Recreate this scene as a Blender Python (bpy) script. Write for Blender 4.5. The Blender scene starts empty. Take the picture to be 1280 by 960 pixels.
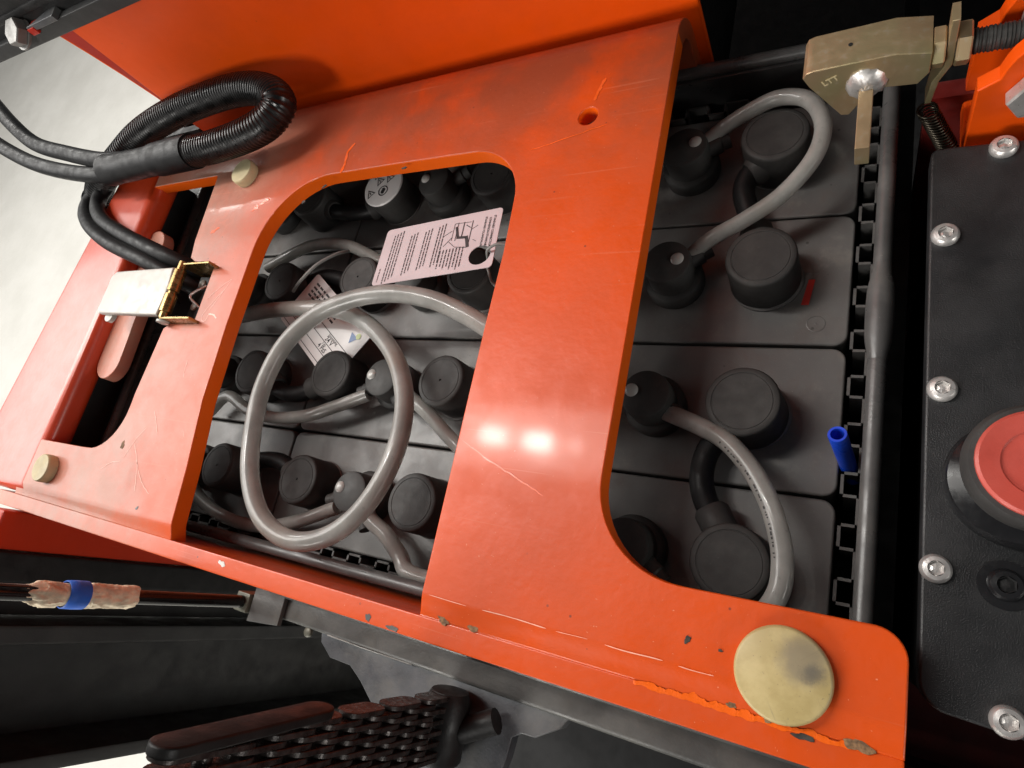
import bpy, bmesh, math, random
from mathutils import Vector, Matrix
random.seed(7)
S = bpy.context.scene
COL = S.collection
R_ = math.radians

# ------------------------------------------------------------------ camera
cd = bpy.data.cameras.new('camera'); cam = bpy.data.objects.new('camera', cd); COL.objects.link(cam)
cd.sensor_width = 36.0; cd.lens = 36.0*770/1280; cd.clip_start = 0.01; cd.clip_end = 60
ROT = ((0.8681147266612709, 0.20533086506859238, -0.4519027076750156),
       (0.053625373007083775, -0.943895310138621, -0.3258618769788323),
       (-0.4934583475063304, 0.2586520430008237, -0.8304203633870149))
m = Matrix(((ROT[0][0], -ROT[1][0], -ROT[2][0], 0), (ROT[0][1], -ROT[1][1], -ROT[2][1], 0),
            (ROT[0][2], -ROT[1][2], -ROT[2][2], 0.355), (0, 0, 0, 1)))
cam.matrix_world = m
S.camera = cam

# ------------------------------------------------------------------ world and lamps (indoor hall)
w = bpy.data.worlds.new('World'); S.world = w; w.use_nodes = True
w.node_tree.nodes['Background'].inputs[0].default_value = (0.95, 0.97, 1.0, 1)
w.node_tree.nodes['Background'].inputs[1].default_value = 0.085
def area(name, loc, target, sx, sy, power, color=(1, .97, .92)):
    l = bpy.data.lights.new(name, 'AREA'); l.shape = 'RECTANGLE'; l.size = sx; l.size_y = sy
    l.energy = power; l.color = color
    o = bpy.data.objects.new(name, l); COL.objects.link(o); o.location = loc
    d = Vector(target)-Vector(loc); o.rotation_euler = d.to_track_quat('-Z', 'Y').to_euler()
    return o
area('ceiling_lamp', (-1.566, .526, 2.35), (-1.566, .526, 0), .15, .08, 6)
area('ceiling_lamp', (-1.314, .519, 2.35), (-1.314, .519, 0), .15, .08, 7)
area('ceiling_lamp', (-1.118, .522, 2.35), (-1.118, .522, 0), .06, .05, .8)
area('streak_fill', (-1.36, .53, 2.36), (-1.36, .53, 0), 1.15, .30, 18)  # added strip, widens the highlight streak on the orange bar
area('ceiling_lamp', (-2.52, 1.36, 1.30), (-.45, .2, .0), .40, .30, 14)
area('hall_side_light', (-3.6, .2, 1.75), (-.6, .1, 0), 2.6, 1.5, 56, (1, .98, .95))
area('floor_fill', (-3.15, .5, 2.85), (-2.6, .5, 0), 1.4, 1.8, 95)  # added fill to brighten the floor, no such fitting known
area('hall_light', (-1.5, -2.6, 1.3), (-.4, .15, .05), 1.3, .9, 80)
area('hall_side_light', (2.8, -.9, 1.0), (-.3, .1, .05), 1.6, .7, 30)  # added low fill for the right-facing cut edges, no source known there
S.view_settings.view_transform = 'Standard'; S.view_settings.look = 'None'
S.view_settings.exposure = -0.08; S.view_settings.gamma = 1.0

# ------------------------------------------------------------------ materials
def nd(nt, t, **kw):
    n = nt.nodes.new(t)
    for k, v in kw.items(): setattr(n, k, v)
    return n
def rgb(c): return (c[0], c[1], c[2], 1)
def mixc(nt, fac, a, b):
    n = nd(nt, 'ShaderNodeMix', data_type='RGBA')
    for sock, v in ((n.inputs[0], fac), (n.inputs[6], a), (n.inputs[7], b)):
        if hasattr(v, 'is_output'): nt.links.new(v, sock)
        elif isinstance(v, tuple): sock.default_value = rgb(v)
        else: sock.default_value = v
    return n.outputs[2]
def noise(nt, vec, scale, detail=4, rough=.55, dist=0):
    n = nd(nt, 'ShaderNodeTexNoise'); n.inputs['Scale'].default_value = scale
    n.inputs['Detail'].default_value = detail; n.inputs['Roughness'].default_value = rough
    n.inputs['Distortion'].default_value = dist
    nt.links.new(vec, n.inputs['Vector']); return n.outputs['Fac']
def ramp(nt, v, a, b, lo=0.0, hi=1.0):
    n = nd(nt, 'ShaderNodeMapRange', interpolation_type='SMOOTHSTEP')
    n.inputs[1].default_value = a; n.inputs[2].default_value = b
    n.inputs[3].default_value = lo; n.inputs[4].default_value = hi
    nt.links.new(v, n.inputs[0]); return n.outputs[0]
def mth(nt, op, a, b):
    n = nd(nt, 'ShaderNodeMath', operation=op)
    for s, v in ((n.inputs[0], a), (n.inputs[1], b)):
        if hasattr(v, 'is_output'): nt.links.new(v, s)
        else: s.default_value = v
    return n.outputs[0]
def bump(nt, h, strength, dist=.001):
    n = nd(nt, 'ShaderNodeBump'); n.inputs['Strength'].default_value = strength
    n.inputs['Distance'].default_value = dist; nt.links.new(h, n.inputs['Height']); return n.outputs[0]
def base(name):
    mt = bpy.data.materials.new(name); mt.use_nodes = True; nt = mt.node_tree
    p = nt.nodes['Principled BSDF']; tc = nd(nt, 'ShaderNodeTexCoord')
    g = nd(nt, 'ShaderNodeNewGeometry')
    return mt, nt, p, g.outputs['Position'], tc
def simple(name, col, rough=.5, metal=0.0, var=.25, vscale=60, bmp=.0, bscale=600, dust=0.0, dustcol=(.22, .2, .18), coat=0, trans=0, rvar=.12, spec=.5):
    mt, nt, p, pos, tc = base(name)
    n1 = noise(nt, pos, vscale, 6, .6)
    c = mixc(nt, ramp(nt, n1, .3, .7), tuple(x*(1-var) for x in col), tuple(min(1, x*(1+var)) for x in col))
    if dust:
        n2 = noise(nt, pos, 28, 8, .65); n3 = noise(nt, pos, 900, 2, .6)
        f = mth(nt, 'MULTIPLY', ramp(nt, n2, .42, .72), dust)
        c = mixc(nt, f, c, dustcol)
        sp = mth(nt, 'MULTIPLY', ramp(nt, n3, .70, .76), dust*.8)
        c = mixc(nt, sp, c, tuple(x*1.5 for x in dustcol))
    nt.links.new(c, p.inputs['Base Color'])
    nt.links.new(ramp(nt, noise(nt, pos, vscale*1.7, 5), .3, .7, max(.02, rough-rvar), min(1, rough+rvar)), p.inputs['Roughness'])
    p.inputs['Metallic'].default_value = metal
    p.inputs['Specular IOR Level'].default_value = spec
    if coat: p.inputs['Coat Weight'].default_value = coat; p.inputs['Coat Roughness'].default_value = .12
    if trans: p.inputs['Transmission Weight'].default_value = trans; p.inputs['IOR'].default_value = 1.4
    if bmp: nt.links.new(bump(nt, noise(nt, pos, bscale, 3), bmp, .0006), p.inputs['Normal'])
    return mt

def orange_paint(name, dirt=1.0, backdirt=False, col=(.66, .074, .004)):
    mt, nt, p, pos, tc = base(name)
    sep = nd(nt, 'ShaderNodeSeparateXYZ'); nt.links.new(pos, sep.inputs[0])
    big = noise(nt, pos, 9, 7, .6); mid = noise(nt, pos, 45, 8, .7, .4); fine = noise(nt, pos, 700, 2, .5)
    c = mixc(nt, ramp(nt, big, .3, .7), tuple(x*.86 for x in col), col)
    film = mth(nt, 'MULTIPLY', ramp(nt, mid, .35, .75), .13*dirt)          # thin dusty film
    c = mixc(nt, film, c, (.38, .075, .025))
    rough = ramp(nt, mid, .3, .75, .34, .50)
    if backdirt:
        yb = ramp(nt, sep.outputs['Y'], .17, .30)
        n = noise(nt, pos, 15, 8, .60, .15)
        f = mth(nt, 'MULTIPLY', mth(nt, 'MULTIPLY', yb, ramp(nt, n, .26, .58)), .72)
        c = mixc(nt, f, c, (.20, .065, .035))
        # grime along the left arm and foot
        xl = ramp(nt, sep.outputs['X'], -.40, -.50)
        f2 = mth(nt, 'MULTIPLY', mth(nt, 'MULTIPLY', xl, ramp(nt, noise(nt, pos, 30, 8, .7), .36, .62)), .55)
        c = mixc(nt, f2, c, (.36, .19, .14))
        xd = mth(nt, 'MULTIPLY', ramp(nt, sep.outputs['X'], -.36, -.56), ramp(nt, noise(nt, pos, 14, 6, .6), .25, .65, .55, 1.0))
        c = mixc(nt, mth(nt, 'MULTIPLY', xd, .55), c, (.56, .34, .26))                # pale dust plus a painted reflection veil, stronger to the left
        # glossy smear of lacquer near the back left stud
        gx = mth(nt, 'MULTIPLY', ramp(nt, mth(nt, 'ABSOLUTE', mth(nt, 'ADD', sep.outputs['X'], .485), 0), .032, .012),
                 ramp(nt, mth(nt, 'ABSOLUTE', mth(nt, 'ADD', sep.outputs['Y'], -.232), 0), .040, .014))
        gl = mth(nt, 'MULTIPLY', gx, ramp(nt, noise(nt, pos, 85, 4, .6, 1.2), .44, .52))
        nt.links.new(gl, p.inputs['Coat Weight'])
        p.inputs['Coat Roughness'].default_value = .095; p.inputs['Specular IOR Level'].default_value = .30
        mw = mth(nt, 'ADD', mth(nt, 'MULTIPLY', gl, .7), .20)
        nt.links.new(mw, p.inputs['Coat Weight'])
    else:
        p.inputs['Coat Weight'].default_value = .10; p.inputs['Coat Roughness'].default_value = .2; p.inputs['Specular IOR Level'].default_value = .2
    v = nd(nt, 'ShaderNodeTexVoronoi'); v.inputs['Scale'].default_value = 95
    nt.links.new(pos, v.inputs['Vector'])
    dots = mth(nt, 'MULTIPLY', ramp(nt, v.outputs['Distance'], .085, .03), ramp(nt, noise(nt, pos, 20, 3), .46, .6))
    c = mixc(nt, mth(nt, 'MULTIPLY', dots, .75*dirt), c, (.07, .03, .022))
    pale = mth(nt, 'MULTIPLY', ramp(nt, fine, .735, .77), .5*dirt)
    c = mixc(nt, pale, c, (.75, .33, .2))
    for ang_, sc_, th in ((.5, 9, .715), (-.9, 7, .725), (1.35, 8, .73)):   # fine directional scuffs
        mp = nd(nt, 'ShaderNodeMapping'); mp.inputs['Rotation'].default_value = (0, 0, ang_); mp.inputs['Scale'].default_value = (sc_, 420, 30)
        nt.links.new(pos, mp.inputs['Vector'])
        c = mixc(nt, mth(nt, 'MULTIPLY', ramp(nt, noise(nt, mp.outputs[0], 1, 2, .4), th, th+.05), .13*dirt), c, (.78, .30, .18))
    nt.links.new(c, p.inputs['Base Color']); nt.links.new(rough, p.inputs['Roughness'])
    hb = mth(nt, 'ADD', mth(nt, 'MULTIPLY', noise(nt, pos, 260, 2, .4), .8), mth(nt, 'MULTIPLY', noise(nt, pos, 38, 3), .6))
    nt.links.new(bump(nt, hb, .11, .0012), p.inputs['Normal'])
    return mt

M = {}
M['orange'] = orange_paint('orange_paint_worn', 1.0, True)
M['orange_clean'] = orange_paint('orange_paint_clean', .30, False, (.86, .088, .003))
M['orange_edge'] = orange_paint('orange_paint_edge', .3, False, (.84, .120, .004))
M['red_dark'] = orange_paint('red_paint_inside', .5, False, (.42, .02, .008))
M['rail'] = orange_paint('red_orange_rail', .4, False, (.62, .052, .008)); M['rail'].node_tree.nodes['Principled BSDF'].inputs['Coat Weight'].default_value = .55; M['rail'].node_tree.nodes['Principled BSDF'].inputs['Specular IOR Level'].default_value = .5
M['red_side'] = orange_paint('red_side_paint', .3, False, (.55, .035, .008))
M['dullsteel'] = simple('dull_steel', (.20, .195, .185), .42, .5, .2, 80)
M['red_shade'] = simple('shaded_red_paint', (.10, .007, .005), .5)  # inner red painted darker, recess shade put into the colour
M['scratch'] = simple('scratch_and_glint_paint', (.86, .42, .30), .36, 0, .1, coat=.4)
M['fresh_orange'] = simple('fresh_orange_under_dirt', (.80, .112, .012), .36, 0, .15, 90, coat=.4)
M['chip'] = simple('bare_chip', (.045, .038, .03), .6, .2, .5, 300)
M['rust'] = simple('rusty_chip', (.20, .11, .05), .8, 0, .5, 400, .4, 900)
M['lid'] = simple('grey_cell_lid', (.108, .103, .098), .42, 0, .14, 30, .12, 1500, .50, (.19, .175, .155), rvar=.06)
M['cap'] = simple('dark_rubber_cap', (.032, .031, .030), .62, 0, .15, 90, .12, 1500, .45, (.075, .071, .066), rvar=.05, spec=.35)
M['plug'] = simple('dark_plug', (.036, .036, .035), .58, 0, .15, 90, .10, 1500, .45, (.08, .077, .072), rvar=.05, spec=.35)
M['hole'] = simple('pin_hole', (.004, .004, .004), .9)
M['lens'] = simple('clear_float_lens', (.42, .42, .40), .22, 0, .1)
M['tray'] = simple('black_tray_coating', (.035, .035, .036), .38, 0, .25, 40, .15, 700, .35, (.12, .115, .105))
M['rim'] = simple('grey_tray_rim', (.075, .074, .073), .36, 0, .2, 40, .10, 900, .45, (.16, .155, .145))
M['spacer'] = simple('spacer_plastic', (.085, .083, .08), .5, 0, .2, 80, .1, 900, .35, (.16, .15, .14))
M['black'] = simple('black_matte', (.006, .006, .0065), .6, 0, .3, 40)
M['cable'] = simple('black_cable', (.007, .007, .0075), .52, 0, .25, 80, .15, 900, .12, (.025, .024, .022), spec=.28)
M['hose'] = simple('black_conduit', (.006, .0058, .0058), .33, 0, .25, 60, .04, 900, .08, (.03, .028, .025), spec=.4)
M['sleeve'] = simple('shrink_sleeve', (.006, .006, .0065), .52, 0, .2, 60, .12, 700, spec=.28)
M['leather'] = simple('control_box_black', (.011, .0115, .0125), .42, 0, .25, 20, .35, 1800, .35, (.045, .045, .047))
M['steel'] = simple('bright_steel', (.66, .64, .62), .34, .72, .15, 90, .12, 900)
M['socket'] = simple('socket_dark', (.09, .085, .08), .4, .8, .2)
M['estop'] = simple('red_button', (.46, .068, .048), .42, 0, .12, 50, .08, 1500, .15, (.5, .12, .1))
M['gloss_black'] = simple('glossy_black_plastic', (.010, .010, .011), .22, 0, .2)
def stud_mat():
    mt, nt, p, pos, tc = base('cream_plastic_disc_smudged')
    c = mixc(nt, ramp(nt, noise(nt, pos, 90, 6, .6), .35, .7), (.40, .31, .13), (.50, .40, .19))
    def blob(x, y, r0, r1):
        v = nd(nt, 'ShaderNodeVectorMath', operation='DISTANCE'); nt.links.new(pos, v.inputs[0]); v.inputs[1].default_value = (x, y, .0798)
        return ramp(nt, mth(nt, 'ADD', v.outputs['Value'], mth(nt, 'MULTIPLY', mth(nt, 'SUBTRACT', noise(nt, pos, 160, 6, .7), .5), .008)), r1, r0)
    c = mixc(nt, mth(nt, 'MULTIPLY', blob(-.0135, -.0155, .004, .0125), .75), c, (.20, .17, .125))
    c = mixc(nt, mth(nt, 'MULTIPLY', blob(-.0100, -.0195, .001, .0055), .7), c, (.10, .095, .085))
    c = mixc(nt, mth(nt, 'MULTIPLY', ramp(nt, noise(nt, pos, 900, 2), .68, .74), .5), c, (.12, .10, .07))
    w_ = nd(nt, 'ShaderNodeTexVoronoi', feature='DISTANCE_TO_EDGE'); w_.inputs['Scale'].default_value = 130; nt.links.new(pos, w_.inputs['Vector'])
    cr = mth(nt, 'MULTIPLY', ramp(nt, w_.outputs['Distance'], .035, .0), ramp(nt, noise(nt, pos, 60, 3), .45, .65))
    c = mixc(nt, mth(nt, 'MULTIPLY', cr, .5), c, (.22, .18, .11))
    nt.links.new(c, p.inputs['Base Color']); p.inputs['Roughness'].default_value = .45
    return mt
M['stud'] = stud_mat()
M['cream'] = simple('cream_rubber_disc', (.58, .49, .28), .55, 0, .12, 60, .12, 700, .4, (.40, .35, .24))
M['smudge'] = simple('grey_smudge', (.16, .145, .12), .6, 0, .25, 200)
M['lever'] = simple('bright_zinc_lever', (.52, .51, .47), .45, .15, .05, 60)
M['brass'] = simple('yellow_zinc_hinge', (.30, .21, .085), .30, .9, .25, 120, .02, 900)
M['mast'] = simple('mast_black_steel', (.014, .0145, .0145), .50, 0, .25, 25, .2, 900, .18, (.05, .048, .045))
M['greysteel'] = simple('grey_frame_paint', (.066, .066, .063), .45, .1, .25, 30, .2, 600, .5, (.11, .105, .09))
M['bracketgrey'] = simple('grey_bracket_paint', (.065, .069, .077), .42, .1, .3, 35, .2, 600, .5, (.15, .145, .13))
M['clamp'] = simple('olive_clamp', (.11, .11, .085), .45, .3, .2)
M['chain'] = simple('greasy_chain', (.034, .028, .026), .34, .4, .6, 160, .4, 700)
M['guard'] = simple('chain_guard', (.008, .0078, .0078), .50, 0, .4, 60, .2, 600, 0, spec=.3)
M['rod'] = simple('glossy_black_rod', (.012, .012, .012), .16, .3, .2)
M['cloth'] = simple('cream_cloth', (.78, .66, .48), .85, 0, .25, 120, .5, 700)
M['bluetape'] = simple('blue_tape', (.02, .13, .62), .5, 0, .1)
M['blue'] = simple('blue_hose', (.012, .07, .62), .35, 0, .1)
M['redsticker'] = simple('red_sticker', (.45, .022, .015), .5, 0, .15)
M['card'] = simple('pale_pink_card', (.60, .52, .54), .40, 0, .04, 30, spec=.4)
M['white'] = simple('white_card', (.74, .72, .71), .42, 0, .05, 30)
M['ink'] = simple('black_ink', (.035, .033, .035), .6)
M['greyink'] = simple('grey_ink', (.20, .19, .19), .6)
M['logoblue'] = simple('logo_blue', (.16, .24, .42), .5)
M['logogreen'] = simple('logo_green', (.45, .52, .22), .5)
M['cord'] = simple('grey_cord', (.20, .20, .19), .5)
M['spring'] = simple('spring_steel', (.05, .043, .032), .35, .9)
M['thread'] = simple('dark_thread', (.075, .075, .072), .45, .5, .3, 100)
M['seal'] = simple('housing_seam', (.25, .02, .008), .5)

# yellow chromate block: colour shifts olive / brass / bronze
def chromate():
    mt, nt, p, pos, tc = base('yellow_chromate_zinc')
    n1 = noise(nt, pos, 30, 2, .5); n2 = noise(nt, pos, 240, 5)
    c = mixc(nt, ramp(nt, n1, .38, .62), (.40, .35, .19), (.47, .34, .20))
    c = mixc(nt, ramp(nt, n2, .55, .75), c, (.47, .39, .27))
    nt.links.new(c, p.inputs['Base Color']); p.inputs['Metallic'].default_value = .65
    nt.links.new(ramp(nt, n2, .3, .7, .36, .46), p.inputs['Roughness'])
    w_ = nd(nt, 'ShaderNodeTexWave'); w_.inputs['Scale'].default_value = 900; w_.inputs['Distortion'].default_value = 2
    nt.links.new(pos, w_.inputs['Vector'])
    nt.links.new(bump(nt, w_.outputs['Fac'], .05, .0004), p.inputs['Normal'])
    return mt
M['chromate'] = chromate()
# translucent tubing
def tubing():
    mt, nt, p, pos, tc = base('translucent_grey_tube')
    n = noise(nt, pos, 45, 5, .6); n2 = noise(nt, pos, 400, 3)
    c = mixc(nt, ramp(nt, n, .35, .65), (.34, .335, .315), (.46, .455, .43))
    c = mixc(nt, mth(nt, 'MULTIPLY', ramp(nt, noise(nt, pos, 16, 4), .5, .7), .45), c, (.33, .265, .21))
    c = mixc(nt, mth(nt, 'MULTIPLY', ramp(nt, noise(nt, pos, 230, 5, .7), .60, .72), .45), c, (.16, .145, .13))
    nt.links.new(c, p.inputs['Base Color'])
    p.inputs['Transmission Weight'].default_value = .45; p.inputs['IOR'].default_value = 1.25
    nt.links.new(ramp(nt, n2, .3, .7, .30, .42), p.inputs['Roughness'])
    p.inputs['Coat Weight'].default_value = .35; p.inputs['Coat Roughness'].default_value = .09
    return mt
M['tube'] = tubing()
def lid_mat():
    mt, nt, p, pos, tc = base('grey_cell_lid_stained')
    c = mixc(nt, ramp(nt, noise(nt, pos, 12, 6, .6), .35, .65), (.105, .101, .098), (.145, .140, .134))
    c = mixc(nt, mth(nt, 'MULTIPLY', ramp(nt, noise(nt, pos, 26, 7, .7, .5), .50, .70), .55), c, (.115, .085, .072))   # brown seep
    c = mixc(nt, mth(nt, 'MULTIPLY', ramp(nt, noise(nt, pos, 34, 8, .7), .52, .70), .55), c, (.21, .195, .175))          # dried dust
    c = mixc(nt, mth(nt, 'MULTIPLY', ramp(nt, noise(nt, pos, 1300, 2, .6), .68, .75), .5), c, (.30, .28, .25))
    v = nd(nt, 'ShaderNodeTexVoronoi'); v.inputs['Scale'].default_value = 60; nt.links.new(pos, v.inputs['Vector'])
    c = mixc(nt, mth(nt, 'MULTIPLY', ramp(nt, v.outputs['Distance'], .07, .03), .7), c, (.03, .026, .024))
    nt.links.new(c, p.inputs['Base Color']); nt.links.new(ramp(nt, noise(nt, pos, 40, 6), .3, .7, .34, .52), p.inputs['Roughness'])
    nt.links.new(bump(nt, noise(nt, pos, 1500, 3), .12, .0006), p.inputs['Normal'])
    return mt
M['lid'] = lid_mat()
def concrete():
    mt, nt, p, pos, tc = base('pale_concrete_floor')
    n = noise(nt, pos, 5, 8, .65); n2 = noise(nt, pos, 60, 6, .7)
    c = mixc(nt, ramp(nt, n, .3, .7), (.60, .59, .55), (.67, .66, .62))
    c = mixc(nt, mth(nt, 'MULTIPLY', ramp(nt, n2, .58, .75), .3), c, (.50, .49, .46))
    nt.links.new(c, p.inputs['Base Color']); nt.links.new(ramp(nt, n2, .3, .7, .35, .55), p.inputs['Roughness'])
    nt.links.new(bump(nt, n2, .15, .002), p.inputs['Normal'])
    return mt
M['floor'] = concrete()

# ------------------------------------------------------------------ helpers
def obj(name, me, mat=None, parent=None):
    if isinstance(me, bmesh.types.BMesh):
        bm = me; me = bpy.data.meshes.new(name); bm.normal_update(); bm.to_mesh(me); bm.free()
    if mat:
        idx = [q.material_index for q in me.polygons]; me.materials.clear(); me.materials.append(M[mat])
        if any(idx): me.polygons.foreach_set('material_index', idx)
    o = bpy.data.objects.new(name, me); COL.objects.link(o)
    if parent: o.parent = parent
    return o
def smooth(o, ang=35):
    me = o.data
    if ang <= 35:                                                       # flat faces stay flat, eased edges stay crisp
        wn = o.modifiers.new('flat_faces', 'WEIGHTED_NORMAL'); wn.mode = 'FACE_AREA'; wn.weight = 100; wn.keep_sharp = True
    me.polygons.foreach_set('use_smooth', [True]*len(me.polygons)); me.set_sharp_from_angle(angle=R_(ang)); me.update()
    return o
def tag(o, label, cat, group=None):
    o['label'] = label; o['category'] = cat
    if group: o['group'] = group
    return o
def thing(name, label, cat, loc=(0, 0, 0), group=None):
    o = bpy.data.objects.new(name, None); COL.objects.link(o); o.empty_display_size = .01
    # Empty at the thing's base: children keep world coordinates through the parent inverse
    o.location = loc
    return tag(o, label, cat, group)
def part(name, me, mat, parent, ang=None, label=None):
    o = obj(name, me, mat)
    o.parent = parent
    l = Vector((0, 0, 0)); q = parent
    while q is not None: l += q.location; q = q.parent
    o.location = -l if parent.type == 'EMPTY' or l.length else o.location
    if ang is not None: smooth(o, ang)
    if label: o['label'] = label
    return o
def box(x0, x1, y0, y1, z0, z1, bev=0.0, seg=2, bm=None):
    b = bmesh.new() if bm is None else bm
    g = bmesh.ops.create_cube(b, size=1)
    for v in g['verts']:
        v.co = Vector(((x0+x1)/2+v.co.x*(x1-x0), (y0+y1)/2+v.co.y*(y1-y0), (z0+z1)/2+v.co.z*(z1-z0)))
    if bev:
        ed = list({e for v in g['verts'] for e in v.link_edges})
        bmesh.ops.bevel(b, geom=ed, offset=bev, segments=seg, affect='EDGES', profile=.5)
    return b
def frame_of(d):
    d = Vector(d).normalized(); a = Vector((0, 0, 1)) if abs(d.z) < .9 else Vector((1, 0, 0))
    u = a.cross(d).normalized(); return u, d.cross(u), d
def lathe(prof, loc=(0, 0, 0), axis=(0, 0, 1), seg=32, bm=None, closed=True):
    """profile of (radius, height) pairs spun about axis"""
    b = bmesh.new() if bm is None else bm
    u, v, d = frame_of(axis); loc = Vector(loc); rings = []
    for r, h in prof:
        if r <= 1e-7: rings.append([b.verts.new(loc+d*h)])
        else: rings.append([b.verts.new(loc+d*h+(u*math.cos(t)+v*math.sin(t))*r) for t in [2*math.pi*i/seg for i in range(seg)]])
    for a, c in zip(rings, rings[1:]):
        for i in range(seg):
            j = (i+1) % seg
            if len(a) == 1 and len(c) == 1: continue
            if len(a) == 1: b.faces.new((a[0], c[i], c[j]))
            elif len(c) == 1: b.faces.new((a[i], a[j], c[0]))
            else: b.faces.new((a[i], a[j], c[j], c[i]))
    if bm is None: bmesh.ops.recalc_face_normals(b, faces=b.faces)
    return b
def spline(pts, n=10):
    P = [Vector(p) for p in pts]; P = [P[0]*2-P[1]]+P+[P[-1]*2-P[-2]]; out = []
    for i in range(1, len(P)-2):
        for k in range(n):
            t = k/n; a, b, c, d = P[i-1:i+3]
            out.append(.5*((2*b)+(c-a)*t+(2*a-5*b+4*c-d)*t*t+(3*b-a-3*c+d)*t*t*t))
    out.append(P[-2]); return out
def tube(pts, r, seg=14, n=10, bm=None, rf=None, raw=False, cap=True):
    """tube along a smooth path; rf(s) scales the radius at arc length s"""
    b = bmesh.new() if bm is None else bm
    P = [Vector(p) for p in pts] if raw else spline(pts, n)
    u = None; rings = []; s = 0
    for i, p in enumerate(P):
        d = (P[min(i+1, len(P)-1)]-P[max(i-1, 0)]).normalized()
        if u is None: u = frame_of(d)[0]
        u = (u-d*u.dot(d)).normalized(); v = d.cross(u)
        if i: s += (p-P[i-1]).length
        rr = r*(rf(s) if rf else 1)
        rings.append([b.verts.new(p+(u*math.cos(t)+v*math.sin(t))*rr) for t in [2*math.pi*k/seg for k in range(seg)]])
    for a, c in zip(rings, rings[1:]):
        for i in range(seg): b.faces.new((a[i], a[(i+1) % seg], c[(i+1) % seg], c[i]))
    if cap: b.faces.new(rings[0][::-1]); b.faces.new(rings[-1])
    if bm is None: bmesh.ops.recalc_face_normals(b, faces=b.faces)
    return b
def resample(pts, step):
    P = spline(pts, 30); out = [P[0]]; acc = 0
    for a, c in zip(P, P[1:]):
        L = (c-a).length; t = step-acc
        while t <= L: out.append(a+(c-a)*(t/L)); t += step
        acc = (acc+L) % step
    return out
def arc(cx, cy, r, a0, a1, n=10): return [(cx+r*math.cos(R_(a0+(a1-a0)*i/n)), cy+r*math.sin(R_(a0+(a1-a0)*i/n))) for i in range(n+1)]
def plate(outlines, z0, z1, bev=.0008, res=2):
    """solid sheet from 2-D outlines (first outer, the rest holes) with eased edges"""
    cu = bpy.data.curves.new('c', 'CURVE'); cu.dimensions = '2D'; cu.fill_mode = 'BOTH'
    for pts in outlines:
        sp = cu.splines.new('POLY'); sp.points.add(len(pts)-1); sp.use_cyclic_u = True
        for q, (x, y) in zip(sp.points, pts): q.co = (x, y, 0, 1)
    cu.extrude = (z1-z0)/2-bev; cu.bevel_depth = bev; cu.bevel_resolution = res; cu.offset = -bev
    o = bpy.data.objects.new('c', cu); COL.objects.link(o)
    me = bpy.data.meshes.new_from_object(o.evaluated_get(bpy.context.evaluated_depsgraph_get()))
    bpy.data.objects.remove(o); bpy.data.curves.remove(cu)
    b = bmesh.new(); b.from_mesh(me); bpy.data.meshes.remove(me)
    bmesh.ops.remove_doubles(b, verts=b.verts, dist=1e-6)
    bmesh.ops.translate(b, verts=b.verts, vec=(0, 0, (z0+z1)/2))
    bmesh.ops.recalc_face_normals(b, faces=b.faces)
    return b
def turn(bm, mat): bmesh.ops.transform(bm, matrix=mat, verts=bm.verts); return bm
def text_mesh(body, size, mat4, bm, align='LEFT', ext=.00003):
    cu = bpy.data.curves.new('t', 'FONT'); cu.body = body; cu.size = size; cu.align_x = align; cu.extrude = ext
    cu.resolution_u = 2; cu.offset = size*.012
    o = bpy.data.objects.new('t', cu); COL.objects.link(o)
    me = bpy.data.meshes.new_from_object(o.evaluated_get(bpy.context.evaluated_depsgraph_get()))
    bpy.data.objects.remove(o); bpy.data.curves.remove(cu)
    me.transform(mat4); bm.from_mesh(me); bpy.data.meshes.remove(me)
def patch(cx, cy, z, rx, ry, rot=0, jag=.35, n=11, t=.00025, seed=0):
    """thin irregular flake lying on a horizontal surface"""
    rnd = random.Random(seed*31+n); ph = [rnd.uniform(0, 6) for _ in range(3)]; b = bmesh.new(); top = []; bot = []
    for i in range(n):
        a = 2*math.pi*i/n; k = 1-jag*.5*(1+math.sin(2*a+ph[0])*.4+math.sin(3*a+ph[1])*.35+math.sin(5*a+ph[2])*.3+rnd.uniform(-.25, .25)); x, y = rx*k*math.cos(a), ry*k*math.sin(a)
        c, s = math.cos(rot), math.sin(rot); x, y = x*c-y*s, x*s+y*c
        top.append(b.verts.new((cx+x, cy+y, z+t))); bot.append(b.verts.new((cx+x*1.01, cy+y*1.01, z-.0004)))
    b.faces.new(top); b.faces.new(bot[::-1])
    for i in range(n): j = (i+1) % n; b.faces.new((bot[i], bot[j], top[j], top[i]))
    return b
def stroke(pts, z, w, t=.0002):
    """thin flat scratch ribbon"""
    b = bmesh.new(); P = [Vector((x, y, 0)) for x, y in pts]; L = []; Rr = []
    for i, p in enumerate(P):
        d = (P[min(i+1, len(P)-1)]-P[max(i-1, 0)]).normalized(); nrm = Vector((-d.y, d.x, 0))
        ww = w*(.35 if i in (0, len(P)-1) else random.uniform(.7, 1.2))/2
        L.append(b.verts.new(p+nrm*ww+Vector((0, 0, z+t)))); Rr.append(b.verts.new(p-nrm*ww+Vector((0, 0, z+t))))
    for i in range(len(P)-1): b.faces.new((Rr[i], Rr[i+1], L[i+1], L[i]))
    bmesh.ops.recalc_face_normals(b, faces=b.faces)
    if b.faces[:] and b.faces[:][0].normal.z < 0: bmesh.ops.reverse_faces(b, faces=b.faces)
    return b
def hexagon(r, h, loc, axis, bev=.0004, bm=None):
    return lathe([(0, 0), (r*.93, 0), (r, h*.12), (r, h*.88), (r*.93, h), (0, h)], loc, axis, 6, bm)

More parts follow.
